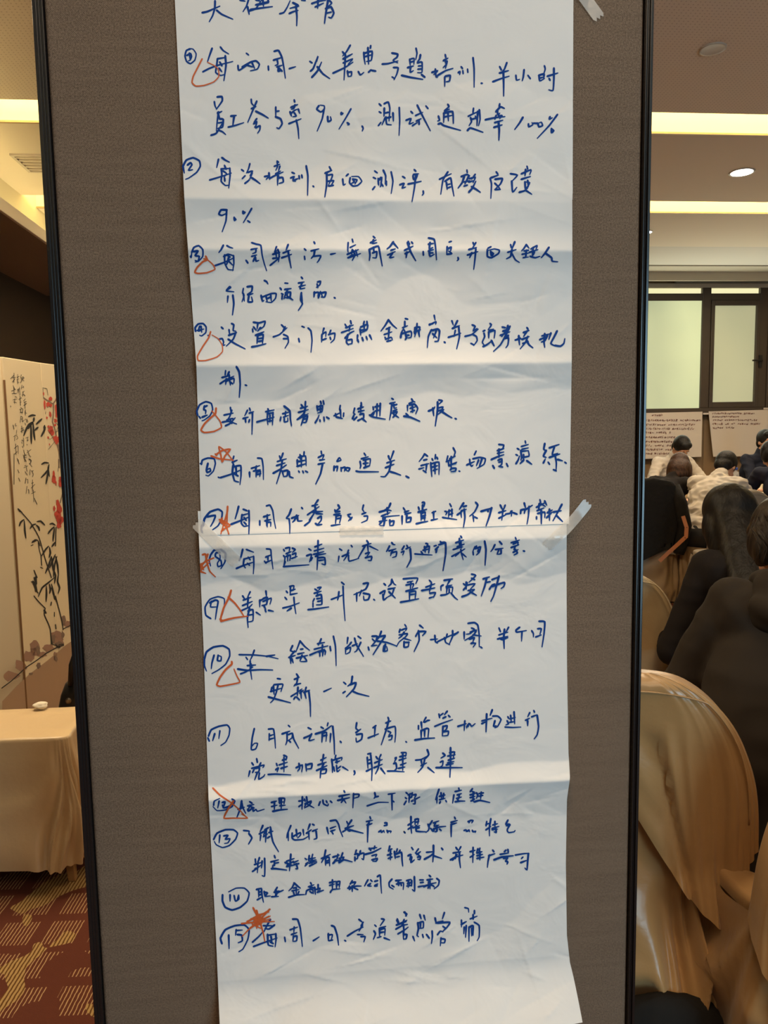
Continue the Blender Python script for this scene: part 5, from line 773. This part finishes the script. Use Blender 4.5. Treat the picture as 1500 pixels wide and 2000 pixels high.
    dec('brush_branch',[(0,1000,5,"320 290 350 275;345 640 350 700;340 690 350 770;430 960 445 985;545 1290 560 1320 580 1320;320 680 345 740")],M_bi,4.2,f2)
    dec('plum_branch',[(0,700,10,"850 770 920 820 1030 890;1040 890 1040 1020 1030 1150 1020 1240;1030 890 1080 820 1110 750;1020 1240 1060 1350 1080 1440 1110 1590 1150 1760 1190 1900"),(0,640,5.555,"610 1240 640 1350 655 1450 680 1700;635 1430 640 1520;680 1740 675 1800 650 1900")],M_bg,2.2,f2)
    dec('plum_branch',[(0,700,10,"835 580 910 590 930 720;835 590 845 760;1100 1270 1140 1320 1140 1400 1080 1450;930 1550 980 1580 1040 1520;880 1090 890 1040;940 1780 1060 1630;1140 1780 1150 2000"),(0,640,5.555,"620 1000 635 1050 600 1150;640 1450 625 1560;650 1370 660 1470;460 650 500 665")],M_bi,.7,f2)
    def blobs(name,pts,m,fn):
        V=[];F=[];rnd=random.Random(4)
        for x,y,rx,ry in pts:
            b=len(V); c=fn(x,y); V.append(c)
            for k in range(14):
                a=2*PI*k/14; q=1+rnd.uniform(-.28,.2); V.append(fn(x+rx*cos(a)*q,y+ry*sin(a)*q))
            for k in range(14): F.append((b,b+1+k,b+1+(k+1)%14))
        kid(mesh(name,V,F,m),o)
    T=lambda l,oy,s: [(x/s,oy+y/s,rx/s,ry/s) for x,y,rx,ry in l]
    red=T([(985,790,38,48),(865,900,20,90),(935,900,40,45),(985,920,30,35),(1105,990,38,150),(1110,1110,30,60),(975,1090,25,60),(910,1160,18,28),(940,1330,22,30),(985,1400,50,80),(1010,1450,40,60),(1080,1215,30,40),(1070,1300,22,30),(935,1545,16,26),(960,1680,12,22),(1075,1570,45,60),(1130,1580,38,60),(1100,1640,30,40),(845,690,14,35),(1100,800,18,45)],700,10)
    red+=T([(583,1650,22,50),(580,1590,12,40),(660,1685,25,50),(650,1650,20,30),(605,1690,7,25),(620,1905,18,40),(640,1960,28,55),(585,1960,14,30)],640,5.555)+T([(560,30,30,40),(590,80,28,40),(575,130,22,28),(570,70,30,40)],1000,5)
    blobs('plum_blossom',red,M_br,f3)
    blobs('painted_rock',T([(560,1200,62,45),(565,1260,58,45),(340,1320,50,62),(470,1330,60,40),(340,1360,40,50),(290,1410,55,60),(200,1500,60,60),(100,1600,90,50),(410,1390,45,30),(660,1100,40,35),(620,1060,22,50),(540,1410,18,45)],1000,5),M_bg2,f1)
    blobs('painted_rock',T([(580,1290,40,30),(370,1350,20,45),(620,1060,16,45),(375,1500,22,32),(300,1580,20,14),(520,1240,18,50),(545,1430,16,30),(610,1200,18,40)],1000,5),M_bg,f2)
    # brown ground wash along the foot of the painting
    V=[];F=[]; e=[(4,1358),(30,1330),(58,1304),(90,1280),(112,1262),(128,1248),(140,1240)]
    for x,y in e: V+= [f1(x,y+12),f1(x,1420)]
    for k in range(0,len(V)-2,2): F.append((k,k+1,k+3,k+2))
    kid(mesh('ground_wash',V,F,M_scrlow),o)
screen()
# ---------------------------------------------------------------- sheets taped to the far wall
M_paper2=mat('far_paper',(.60,.52,.45),.8); M_ink2=mat('brown_marker',(.14,.035,.022),.7)
def poster(corners,rows,label,head=None,seed=1):
    yq=8.902
    V=[];F=[];n=10;P=[Vector(PY(x,y,yq)) for x,y in corners] # tl tr br bl
    for i in range(n+1):
        for j in range(n+1):
            u,v=j/n,i/n; p=(P[0]*(1-u)+P[1]*u)*(1-v)+(P[3]*(1-u)+P[2]*u)*v; p.y=yq-.012*v*v; V.append(p)
    for i in range(n):
        for j in range(n): k=i*(n+1)+j; F.append((k,k+n+1,k+n+2,k+1))
    o=mesh('wall_sheet',V,F,M_paper2,None,True); tag(o,label,'paper')
    def f(x,y): v=min(1,max(0,(y-804)/90)); return PY(x,y,yq-.012*v*v-.003)
    rnd=random.Random(seed); st=[]
    for x0,x1,y,h in rows:
        x=x0
        while x<x1-h*.6:
            w=h*rnd.uniform(.7,.95)
            if rnd.random()<.06: x+=w; continue
            for _ in range(rnd.choice((1,2,2))): st.append([(x+rnd.uniform(0,.95)*w,y+rnd.uniform(-.5,.5)*h) for _ in range(rnd.choice((3,4,5)))])
            st.append([(x,y+rnd.uniform(-.1,.3)*h),(x+w*.9,y+rnd.uniform(-.4,.1)*h)])
            x+=w*1.08
    V,F=ribbons(st,f,.50,1.2,seed=seed,jit=.25,taper=False); mesh('handwriting',V,F,M_ink2,o)['kind']='stuff'
    return o
poster([(1246,807),(1372,804),(1369,892),(1243,897)],[(1273,1297,810.5,5.2)]+[(1248,b,y,5) for y,b in ((821,1370),(829.5,1359),(837.5,1358),(845,1314),(854,1320),(862.5,1318),(870.5,1318),(878,1318),(886,1318))],'white handwritten sheet on the far wall, close beside the panel edge',seed=2)
poster([(1384,803.5),(1545,799),(1546,890),(1392,892)],[(1391,1474,807.5,4.2),(1391,1444,814,4.2),(1392,1479,820.5,4.2),(1391,1486,828,4.6),(1392,1437,835.5,4.8)],'right handwritten sheet on the far wall, blank below its few top lines',seed=8)
for q,l in (((1378,808),'scrap of white tape between the two wall sheets'),((1496,798),'scrap of white tape on the window sill above the right wall sheet')):
    p=PY(*q,8.90); t=box('tape_scrap',p[0]-.035,p[0]+.035,8.893,8.896,p[2]-.01,p[2]+.01,M_paper2,None); tag(t,l,'tape')
# ---------------------------------------------------------------- round table with its things
M_tcloth=satin('table_cloth',(.50,.36,.20),.6)
def table():
    o=empty('round_table',(4.28,6.95,0)); tag(o,'round banquet table under a gold cloth, people seated around it','table')
    V=[];F=[];N=160; rows=[(.765,.02),(.765,.85),(.762,.93)]+[(.75-.70*t/10,.94+.04*t/10) for t in range(11)]
    for z,s in rows:
        for k in range(N):
            a=2*PI*k/N; f=1+(.02*sin(22*a)+.012*sin(9*a))*max(0,(.75-z))/.7; V.append((.86*s*f*cos(a),.86*s*f*sin(a),z))
    for i in range(len(rows)-1):
        for k in range(N): F.append((i*N+k,i*N+(k+1)%N,(i+1)*N+(k+1)%N,(i+1)*N+k))
    F.append(tuple(range(N))[::-1]); mesh('tablecloth',V,F,M_tcloth,o,True)
    bm=bmesh.new(); lathe(bm,[(.80,.725),(.80,.75)],n=40); fin('tabletop',bm,M_wood,o)
    bm=bmesh.new(); lathe(bm,[(.3,0),(.3,.02),(.05,.05),(.05,.725)],n=20); fin('pedestal',bm,M_wood,o)
table()
def bottle():
    p=PY(1437,930,6.75); o=empty('water_bottle',(p[0],p[1],.766)); tag(o,'clear plastic water bottle with blue label and blue cap on the round table','bottle')
    Mb=mat('bottle_plastic',(.75,.78,.80),.15,Alpha=.35) if False else mat('bottle_plastic',(.55,.55,.55),.15); bsdf(Mb).inputs['Alpha'].default_value=.45
    bm=bmesh.new(); lathe(bm,[(.028,0),(.031,.005),(.031,.06),(.029,.065),(.031,.07),(.031,.145),(.026,.170),(.013,.19),(.012,.205)],n=24); fin('bottle_body',bm,Mb,o,True)
    Mbl=mat('label_blue',(.02,.06,.35),.4); bm=bmesh.new(); lathe(bm,[(.0318,.075),(.0322,.078),(.0322,.125),(.0318,.128)],n=24); fin('label',bm,Mbl,o,True)
    bm=bmesh.new(); 
    for k,(a,b2) in enumerate(((-.6,-.25),(.15,.3))):
        n0=8
        for j in range(n0):
            a0=-PI/2+a+(b2-a)*j/n0; a1=-PI/2+a+(b2-a)*(j+1)/n0; r=.0326
            vs=[bm.verts.new((r*cos(q),r*sin(q),z)) for q,z in ((a0,.095),(a1,.095),(a1,.108),(a0,.108))]; bm.faces.new(vs)
    fin('label_print',bm,mat('label_white',(.8,.8,.8),.5),o)
    bm=bmesh.new(); lathe(bm,[(.015,.200),(.016,.202),(.016,.220),(.014,.223)],n=20); fin('cap',bm,Mbl,o,True)
bottle()
def cup():
    p=PY(1421,925,6.9); o=empty('paper_cup',(p[0],p[1],.766)); tag(o,'small pale drinking cup with a white straw beside the water bottle','cup')
    bm=bmesh.new(); lathe(bm,[(.026,0),(.036,.10),(.038,.102),(.034,.10),(.025,.005)],n=20); fin('cup_body',bm,mat('cup_pale',(.65,.52,.38),.5),o,True)
    bm=bmesh.new(); tube(bm,[(.0,0,.01),(-.02,-.01,.12),(-.035,-.015,.21)],.006,8); fin('straw',bm,mat('straw_white',(.8,.75,.68),.4),o,True)
    bm=bmesh.new(); lathe(bm,[(.032,.06),(.033,.07)],n=16); fin('drink',bm,mat('drink_brown',(.3,.14,.05),.3),o)
cup()
b2=box('tissue_box',4.22,4.36,6.70,6.80,.766,.82,mat('tissue_cream',(.7,.62,.45),.7),None,bevel=.004); tag(b2,'cream tissue box on the table just right of the water bottle','box')
# ---------------------------------------------------------------- people
def ball(bm,c,r,rot=None,sub=3):
    if isinstance(r,(int,float)): r=(r,r,r)
    M=Matrix.Translation(Vector(c))@((rot.to_4x4()) if rot is not None else Matrix.Identity(4))@Matrix.Diagonal((*r,1))
    bmesh.ops.create_icosphere(bm,subdivisions=sub,radius=1,matrix=M)
def capsule(bm,p,q,r1,r2,sub=2):
    p,q=Vector(p),Vector(q); n=max(2,int((q-p).length/(min(r1,r2)*.45))+1)
    for i in range(n+1): t=i/n; ball(bm,p.lerp(q,t),r1+(r2-r1)*t,None,sub)
def remesh(name,bm,vox,m,parent,smooth_it=4,disp=None,decim=None):
    me=bpy.data.meshes.new('tmp'); bm.to_mesh(me); bm.free(); o=bpy.data.objects.new('tmp',me); COL.objects.link(o)
    r=o.modifiers.new('r','REMESH'); r.mode='VOXEL'; r.voxel_size=vox
    s=o.modifiers.new('s','SMOOTH'); s.iterations=smooth_it; s.factor=.5
    dg=bpy.context.evaluated_depsgraph_get(); ev=o.evaluated_get(dg); nm=bpy.data.meshes.new_from_object(ev)
    bpy.data.objects.remove(o); bpy.data.meshes.remove(me); nm.name=name; nm.materials.clear()
    if disp:
        nrm=[v.normal.copy() for v in nm.vertices]
        for v,n in zip(nm.vertices,nrm): v.co+=n*disp(v.co)
        nm.update()
    ob=bpy.data.objects.new(name,nm); COL.objects.link(ob); nm.materials.append(m); nm.polygons.foreach_set('use_smooth',[True]*len(nm.polygons)); ob.parent=parent
    return ob
M_skin=mat('skin',(.50,.26,.16),.55); bsdf(M_skin).inputs['Subsurface Weight'].default_value=.05
def hairmat(name,c1,c2,rough=.5):
    m=mat(name,c1,rough,spec=.2); tc=nd(m,'ShaderNodeTexCoord'); mp=nd(m,'ShaderNodeMapping'); mp.inputs['Scale'].default_value=(55,55,2.5); n=nd(m,'ShaderNodeTexNoise',i_Scale=2.2,i_Detail=4)
    lk(m,tc.outputs['Object'],mp.inputs['Vector']); lk(m,mp.outputs['Vector'],n.inputs['Vector']); r=nd(m,'ShaderNodeValToRGB'); r.color_ramp.elements[0].position=.35; r.color_ramp.elements[0].color=(*c1,1); r.color_ramp.elements[1].position=.7; r.color_ramp.elements[1].color=(*c2,1)
    lk(m,n.outputs['Fac'],r.inputs['Fac']); lk(m,r.outputs['Color'],bsdf(m).inputs['Base Color']); b=nd(m,'ShaderNodeBump',i_Strength=.4,i_Distance=.005); lk(m,n.outputs['Fac'],b.inputs['Height']); lk(m,b.outputs['Normal'],bsdf(m).inputs['Normal']); return m
M_hblk=hairmat('hair_black',(.005,.004,.003),(.012,.009,.007)); M_hbrn=hairmat('hair_brown',(.020,.009,.005),(.075,.030,.014)); M_hdk=hairmat('hair_dark_brown',(.010,.007,.005),(.035,.022,.013))
M_eyew=mat('eye_white',(.7,.68,.63),.3); M_eyeb=mat('eye_dark',(.01,.007,.005),.2); M_lip2=mat('lip',(.42,.14,.10),.5)
M_shirt=mat('white_shirt_cloth',(.50,.44,.37),.85); M_blkc=mat('black_cloth',(.013,.010,.009),.9,spec=.15); M_hood=mat('black_hooded_cloth',(.027,.021,.016),.9,spec=.15); M_navy=mat('navy_cloth',(.014,.015,.026),.85,spec=.2); M_trs=mat('dark_trousers',(.012,.011,.011),.9); M_shoe=mat('shoe_black',(.01,.01,.01),.4)
def person(pos,rz,label,grp=None,lean=15,side=0,S=1.0,top=M_shirt,hair='short',hm=M_hblk,head=(0,0),arms='table',hood=False,glasses=False,vox=.007,foldamp=.006,armw=1.0,seat_z=.53,coat=False,bare_neck=True):
    o=empty('person',(pos[0],pos[1],0),rz); tag(o,label,'person',grp)
    L=radians(lean); Sd=radians(side); hip=Vector((0,0,seat_z)); up=Vector((sin(Sd),sin(L)*cos(Sd),cos(L)*cos(Sd))).normalized(); rt=Vector((1,0,0)); rt=(rt-up*rt.dot(up)).normalized(); fw=up.cross(rt).normalized()
    if fw.y<0: fw=-fw
    def T(x,f,s): return hip+rt*(x*S)+fw*(f*S)+up*(s*S)
    R=Matrix((rt,fw,up)).transposed()
    # head frame: pitched down and turned
    hp,ht=radians(head[0]),radians(head[1]); RH=Matrix.Rotation(-ht,3,'Z')@R@Matrix.Rotation(-hp,3,'X')
    nb=T(0,.0,.575); hc=T(0,.015,.645)+RH@Vector((0,.02,.085))*S
    def HT(x,f,u): return hc+RH@Vector((x,f,u))*S
    A={}
    for s in (-1,1):
        sh=T(.175*s,.0,.515)
        if arms=='table': el=sh+Vector((s*.05*armw,.20,-.22))*S; wr=el+Vector((-s*.07,.22,.03))*S
        elif arms=='wide': el=sh+Vector((s*.16,.12,-.24))*S; wr=el+Vector((-s*.12,.20,.02))*S
        else: el=sh+Vector((s*.055*armw,.02,-.33))*S; wr=el+Vector((-s*.10,.22,.0))*S
        A[s]=(sh,el,wr)
    kn={s:Vector((s*.11,.42,seat_z-.01)) for s in (-1,1)}; an={s:Vector((s*.12,.44,.09)) for s in (-1,1)}; hj={s:Vector((s*.095,.02,seat_z)) for s in (-1,1)}
    bm=bmesh.new()
    ball(bm,T(0,0,.03),(.155*S,.105*S,.11*S),R); ball(bm,T(0,.0,.18),(.135*S,.09*S,.14*S),R); ball(bm,T(0,.0,.36),(.15*S,.10*S,.17*S),R); capsule(bm,T(-.13,0,.50),T(.13,0,.50),.055*S,.055*S)
    capsule(bm,nb,hc+RH@Vector((0,-.02,-.05))*S,.055*S,.050*S)
    ball(bm,HT(0,-.010,.02),(.074*S,.092*S,.096*S),RH); ball(bm,HT(0,.022,-.045),(.056*S,.060*S,.065*S),RH); ball(bm,HT(0,.055,-.088),(.026*S,.022*S,.018*S),RH)
    ball(bm,HT(0,.092,-.022),(.012*S,.018*S,.022*S),RH); ball(bm,HT(0,.084,.005),(.008*S,.012*S,.025*S),RH)
    for s in (-1,1):
        ball(bm,HT(s*.072,-.012,-.012),(.010*S,.018*S,.030*S),RH); ball(bm,HT(s*.030,.072,.028),(.022*S,.010*S,.008*S),RH); ball(bm,HT(s*.04,.055,-.03),(.020*S,.020*S,.022*S),RH)
        sh,el,wr=A[s]; capsule(bm,sh,el,.044*S,.037*S); capsule(bm,el,wr,.036*S,.026*S)
        d=(wr-el).normalized(); lat=Vector((1,0,0)); lat=(lat-d*lat.dot(d)).normalized(); pn=d.cross(lat)
        pc=wr+d*.05*S; ball(bm,pc,(.040*S,.048*S,.017*S),Matrix((lat,d,pn)).transposed())
        for k,(u,l) in enumerate(((-.030,.062),(-.010,.074),(.010,.070),(.029,.055))):
            b0=pc+lat*u*S+d*.035*S; b1=b0+d*l*.5*S-Vector((0,0,.004)); b2=b1+d*l*.42*S-Vector((0,0,.018))*S; capsule(bm,b0,b1,.0095*S,.009*S,1); capsule(bm,b1,b2,.009*S,.008*S,1)
        t0=wr+d*.025*S-lat*s*.030*S; t1=t0+(d*.030-lat*s*.030)*S; t2=t1+d*.028*S; capsule(bm,t0,t1,.012*S,.010*S,1); capsule(bm,t1,t2,.010*S,.009*S,1)
        capsule(bm,hj[s],kn[s],.078*S,.056*S); capsule(bm,kn[s],an[s],.052*S,.036*S); capsule(bm,an[s]+Vector((0,-.03,-.045)),an[s]+Vector((0,.13,-.055)),.032*S,.024*S)
    remesh('body',bm,.0065 if vox>.006 else vox,M_skin,o,2)
    # face
    for s in (-1,1):
        bm=bmesh.new(); ball(bm,HT(s*.031,.070,.006),(.0135*S,.010*S,.0075*S),RH,2); e=fin('eye',bm,M_eyew,o,True)
        bm=bmesh.new(); ball(bm,HT(s*.031,.0785,.006),(.0055*S,.003*S,.0055*S),RH,2); fin('iris',bm,M_eyeb,e,True)
        bm=bmesh.new(); capsule(bm,HT(s*.018,.083,.030),HT(s*.048,.070,.032),.0035*S,.0025*S,1); fin('eyebrow',bm,M_hblk,o,True)
    bm=bmesh.new(); ball(bm,HT(0,.083,-.058),(.021*S,.006*S,.006*S),RH,2); fin('lips',bm,M_lip2,o,True)
    # top
    k=.020
    bm=bmesh.new()
    ball(bm,T(0,-.005,.04),((.165+k)*S,(.115+k)*S,.12*S),R); ball(bm,T(0,-.01,.18),((.150+k)*S,(.105+k)*S,.15*S),R); ball(bm,T(0,-.012,.36),((.165+k)*S,(.11+k)*S,.18*S),R)
    capsule(bm,T(-.14,-.008,.495),T(.14,-.008,.495),(.056+k)*S,(.056+k)*S); capsule(bm,T(-.05,0,.53),T(.05,0,.53),.055*S,.055*S)
    if not hood: capsule(bm,T(0,.0,.55),nb.lerp(hc,.18)-fw*.008,.074*S,.067*S)
    for s in (-1,1):
        sh,el,wr=A[s]; capsule(bm,sh,el,(.046+k)*S,(.040+k*.9)*S); capsule(bm,el,el.lerp(wr,.93),(.040+k*.8)*S,(.032+k*.5)*S)
    if coat: ball(bm,T(0,.03,-.03),(.235*S,.135*S,.20*S),R); ball(bm,T(0,-.02,.25),((.275 if hood else .215)*S,.14*S,.28*S),R); capsule(bm,T(-.15,-.02,.47),T(.15,-.02,.47),.085*S,.085*S)
    if hood:
        hb=bmesh.new()
        for i in range(30):
            a=PI*(-.12+1.24*i/29); ball(hb,T(.125*cos(a),-.055-.105*sin(a),.560-.030*sin(a)),(.030*S,.036*S,.030*S),R,2)
        for i in range(26):
            a=PI*(.04+.92*i/25); ball(hb,T(.150*cos(a),-.085-.095*sin(a),.485-.065*sin(a)),(.040*S,.030*S,.034*S),R,2)
        for q in range(5):
            for i in range(14):
                a=PI*(.08+.84*i/13); u=q/4; ball(hb,T((.125+.02*u)*cos(a),-.06-.085*sin(a),(.545-.085*u)-.035*sin(a)),(.045*S,.030*S,.036*S),R,2)
        remesh('hood',hb,.0075,top,o,4,lambda c:.003*noise.noise(c*12))
    def fd(co):
        q=co*(13 if top is M_shirt else 8); n=noise.noise(Vector((q.x,q.y,q.z*1.8))); n2=noise.noise(co*19+Vector((4,1,2))); return foldamp*(.6-2.2*abs(n))+foldamp*.35*n2
    remesh('jacket' if (coat or hood) else 'shirt',bm,.010,top,o,3,fd)
    # trousers and shoes
    bm=bmesh.new(); ball(bm,Vector((0,.0,seat_z)),(.185*S,.13*S,.12*S))
    for s in (-1,1): capsule(bm,hj[s],kn[s],.095*S,.072*S); capsule(bm,kn[s],an[s]+Vector((0,0,.02)),.070*S,.055*S)
    remesh('trousers',bm,.013,M_trs,o,3,lambda c:.004*noise.noise(c*14))
    for s in (-1,1):
        bm=bmesh.new(); capsule(bm,an[s]+Vector((0,-.04,-.040)),an[s]+Vector((0,.15,-.052)),.046*S,.038*S)
        for v in bm.verts: v.co.z=max(v.co.z,0.0)
        remesh('shoe',bm,.012,M_shoe,o,2)
    # hair
    bm=bmesh.new()
    ball(bm,HT(0,-.022,.035),(.086*S,.100*S,.100*S),RH)
    if hair=='short':
        ball(bm,HT(0,-.055,-.02),(.072*S,.055*S,.075*S),RH); ball(bm,HT(0,.035,.085),(.066*S,.050*S,.040*S),RH)
        for s in (-1,1): ball(bm,HT(s*.070,-.02,.02),(.014*S,.035*S,.045*S),RH)
    elif hair=='messy':
        ball(bm,HT(0,-.065,-.045),(.080*S,.055*S,.085*S),RH); ball(bm,HT(0,.03,.08),(.075*S,.055*S,.045*S),RH)
        for s in (-1,1): ball(bm,HT(s*.078,-.01,-.02),(.022*S,.05*S,.07*S),RH)
    elif hair=='bob':
        ball(bm,HT(0,-.05,-.04),(.094*S,.075*S,.115*S),RH); ball(bm,HT(0,-.055,-.10),(.080*S,.05*S,.075*S),RH);
        for s in (-1,1): ball(bm,HT(s*.078,-.0,-.04),(.028*S,.065*S,.105*S),RH)
        ball(bm,HT(0,.035,.09),(.066*S,.045*S,.035*S),RH)
    elif hair=='long':
        ball(bm,HT(0,-.035,.02),(.100*S,.110*S,.115*S),RH)
        for i in range(26):
            t=i/25; c=HT(0,-.055,-.03).lerp(T(-.11,-.20,.20),t); ball(bm,c,((.105+.045*t)*S,(.060-.012*t)*S,.09*S),R,2)
        for s in (-1,1):
            for i in range(16): t=i/15; ball(bm,HT(s*.085,.01,-.03).lerp(T(s*.12,-.06,.36),t),(.035*S,.05*S,.07*S),R,2)
    elif hair=='ponytail':
        ball(bm,HT(0,-.05,-.06),(.078*S,.060*S,.085*S),RH)
        for s in (-1,1): ball(bm,HT(s*.070,-.01,-.01),(.020*S,.05*S,.07*S),RH)
        ball(bm,HT(0,-.05,-.02),(.085*S,.07*S,.09*S),RH)
        for i in range(7): t=i/6; ball(bm,HT(-.02,-.12,.0).lerp(T(-.10,-.20,.36),t),((.045-.008*t)*S,.040*S,.05*S),None,2)
    hd={'short':.0014,'messy':.006,'bob':.0018,'long':.003,'ponytail':.004}[hair]
    remesh('hair',bm,.008 if hair!='short' else .0075,hm,o,14 if hair=='long' else 4,lambda c:hd*noise.noise(Vector((c.x*40,c.y*40,c.z*(5 if hair in ('long','bob') else 9))))+hd*.12*noise.noise(c*28))
    if hair=='messy':   # loose strands
        rnd=random.Random(7); bm=bmesh.new()
        for i in range(320 if hair=='long' else 90):
            a=rnd.uniform(-PI*.95,-PI*.05) if hair=='long' else rnd.uniform(-PI,.1)
            x0,y0=cos(a)*rnd.uniform(.06,.1),sin(a)*.10; p0=HT(x0*.8,y0*.8-.02,.045+rnd.uniform(0,.03)); p1=HT(x0*1.15,y0*1.2-.02,.0)
            if hair=='long': p2=T(x0*1.3+rnd.uniform(-.02,.02),-.13+y0*.5-.02,.42); p3=T(x0*1.6+rnd.uniform(-.03,.03),-.17+y0*.45,rnd.uniform(.08,.2)); tube(bm,[p0,p1,p2,p3],[.0009,.001,.001,.0006],4)
            else: p2=HT(x0*1.1+rnd.uniform(-.02,.02),y0*1.15-.03,-.08); tube(bm,[p0,p1,p2,p2+Vector((rnd.uniform(-.02,.02),rnd.uniform(-.02,.01),-.03))],[.001,.0013,.001,.0006],4)
        s=fin('loose_strands',bm,hm,o,True); s['kind']='stuff'
    if glasses:
        bm=bmesh.new()
        for s in (-1,1):
            pts=[HT(s*.034+.024*cos(2*PI*k/16),.098,.004+.018*sin(2*PI*k/16)) for k in range(17)]; tube(bm,pts,.0016,5); tube(bm,[HT(s*.058,.096,.008),HT(s*.078,.0,.010)],.0016,5)
        tube(bm,[HT(-.01,.100,.008),HT(.01,.100,.008)],.0016,5); fin('glasses_frame',bm,M_eyeb,o,True)
    return o
person((1.03,1.36),-radians(6),'person in a black hooded top seen from behind at the right edge, dark tousled hair',lean=30,side=7,S=.95,top=M_hood,hair='messy',hm=M_hdk,head=(24,0),arms='down',hood=True,vox=.0065,foldamp=.0045,coat=True,seat_z=.51,armw=3.2)
person((1.46,2.15),radians(2),'woman with very long straight black hair and a black top seen from behind',lean=29,S=.90,top=M_blkc,hair='long',hm=M_hblk,head=(20,-6),arms='down',foldamp=.004,armw=2.3,seat_z=.49,coat=True)
person((2.68,5.95),-radians(60),'person with a brown bob and a black top leaning over the round table',lean=45,S=1.0,top=M_blkc,hair='bob',hm=M_hbrn,head=(0,-30),foldamp=.006)
person((2.93,5.52),-radians(49),'person with short black hair in a creased white shirt, back to us',lean=42,S=1.0,top=M_shirt,hair='short',head=(6,0),foldamp=.012)
person((3.82,8.10),PI+radians(8),'person facing us in a white shirt, black hair showing above the brown bob',lean=26,S=1.02,top=M_shirt,hair='short',head=(21,0),arms='wide',foldamp=.008)
person((3.96,5.86),-radians(4),'person in navy with a dark ponytail at the right edge, back to us',lean=33,S=1.0,top=M_navy,hair='ponytail',head=(10,0))
person((4.86,8.08),PI+radians(6),'person with black hair and glasses at the far side of the table, right edge',lean=20,S=1.0,top=M_navy,hair='short',head=(-12,0),glasses=True)
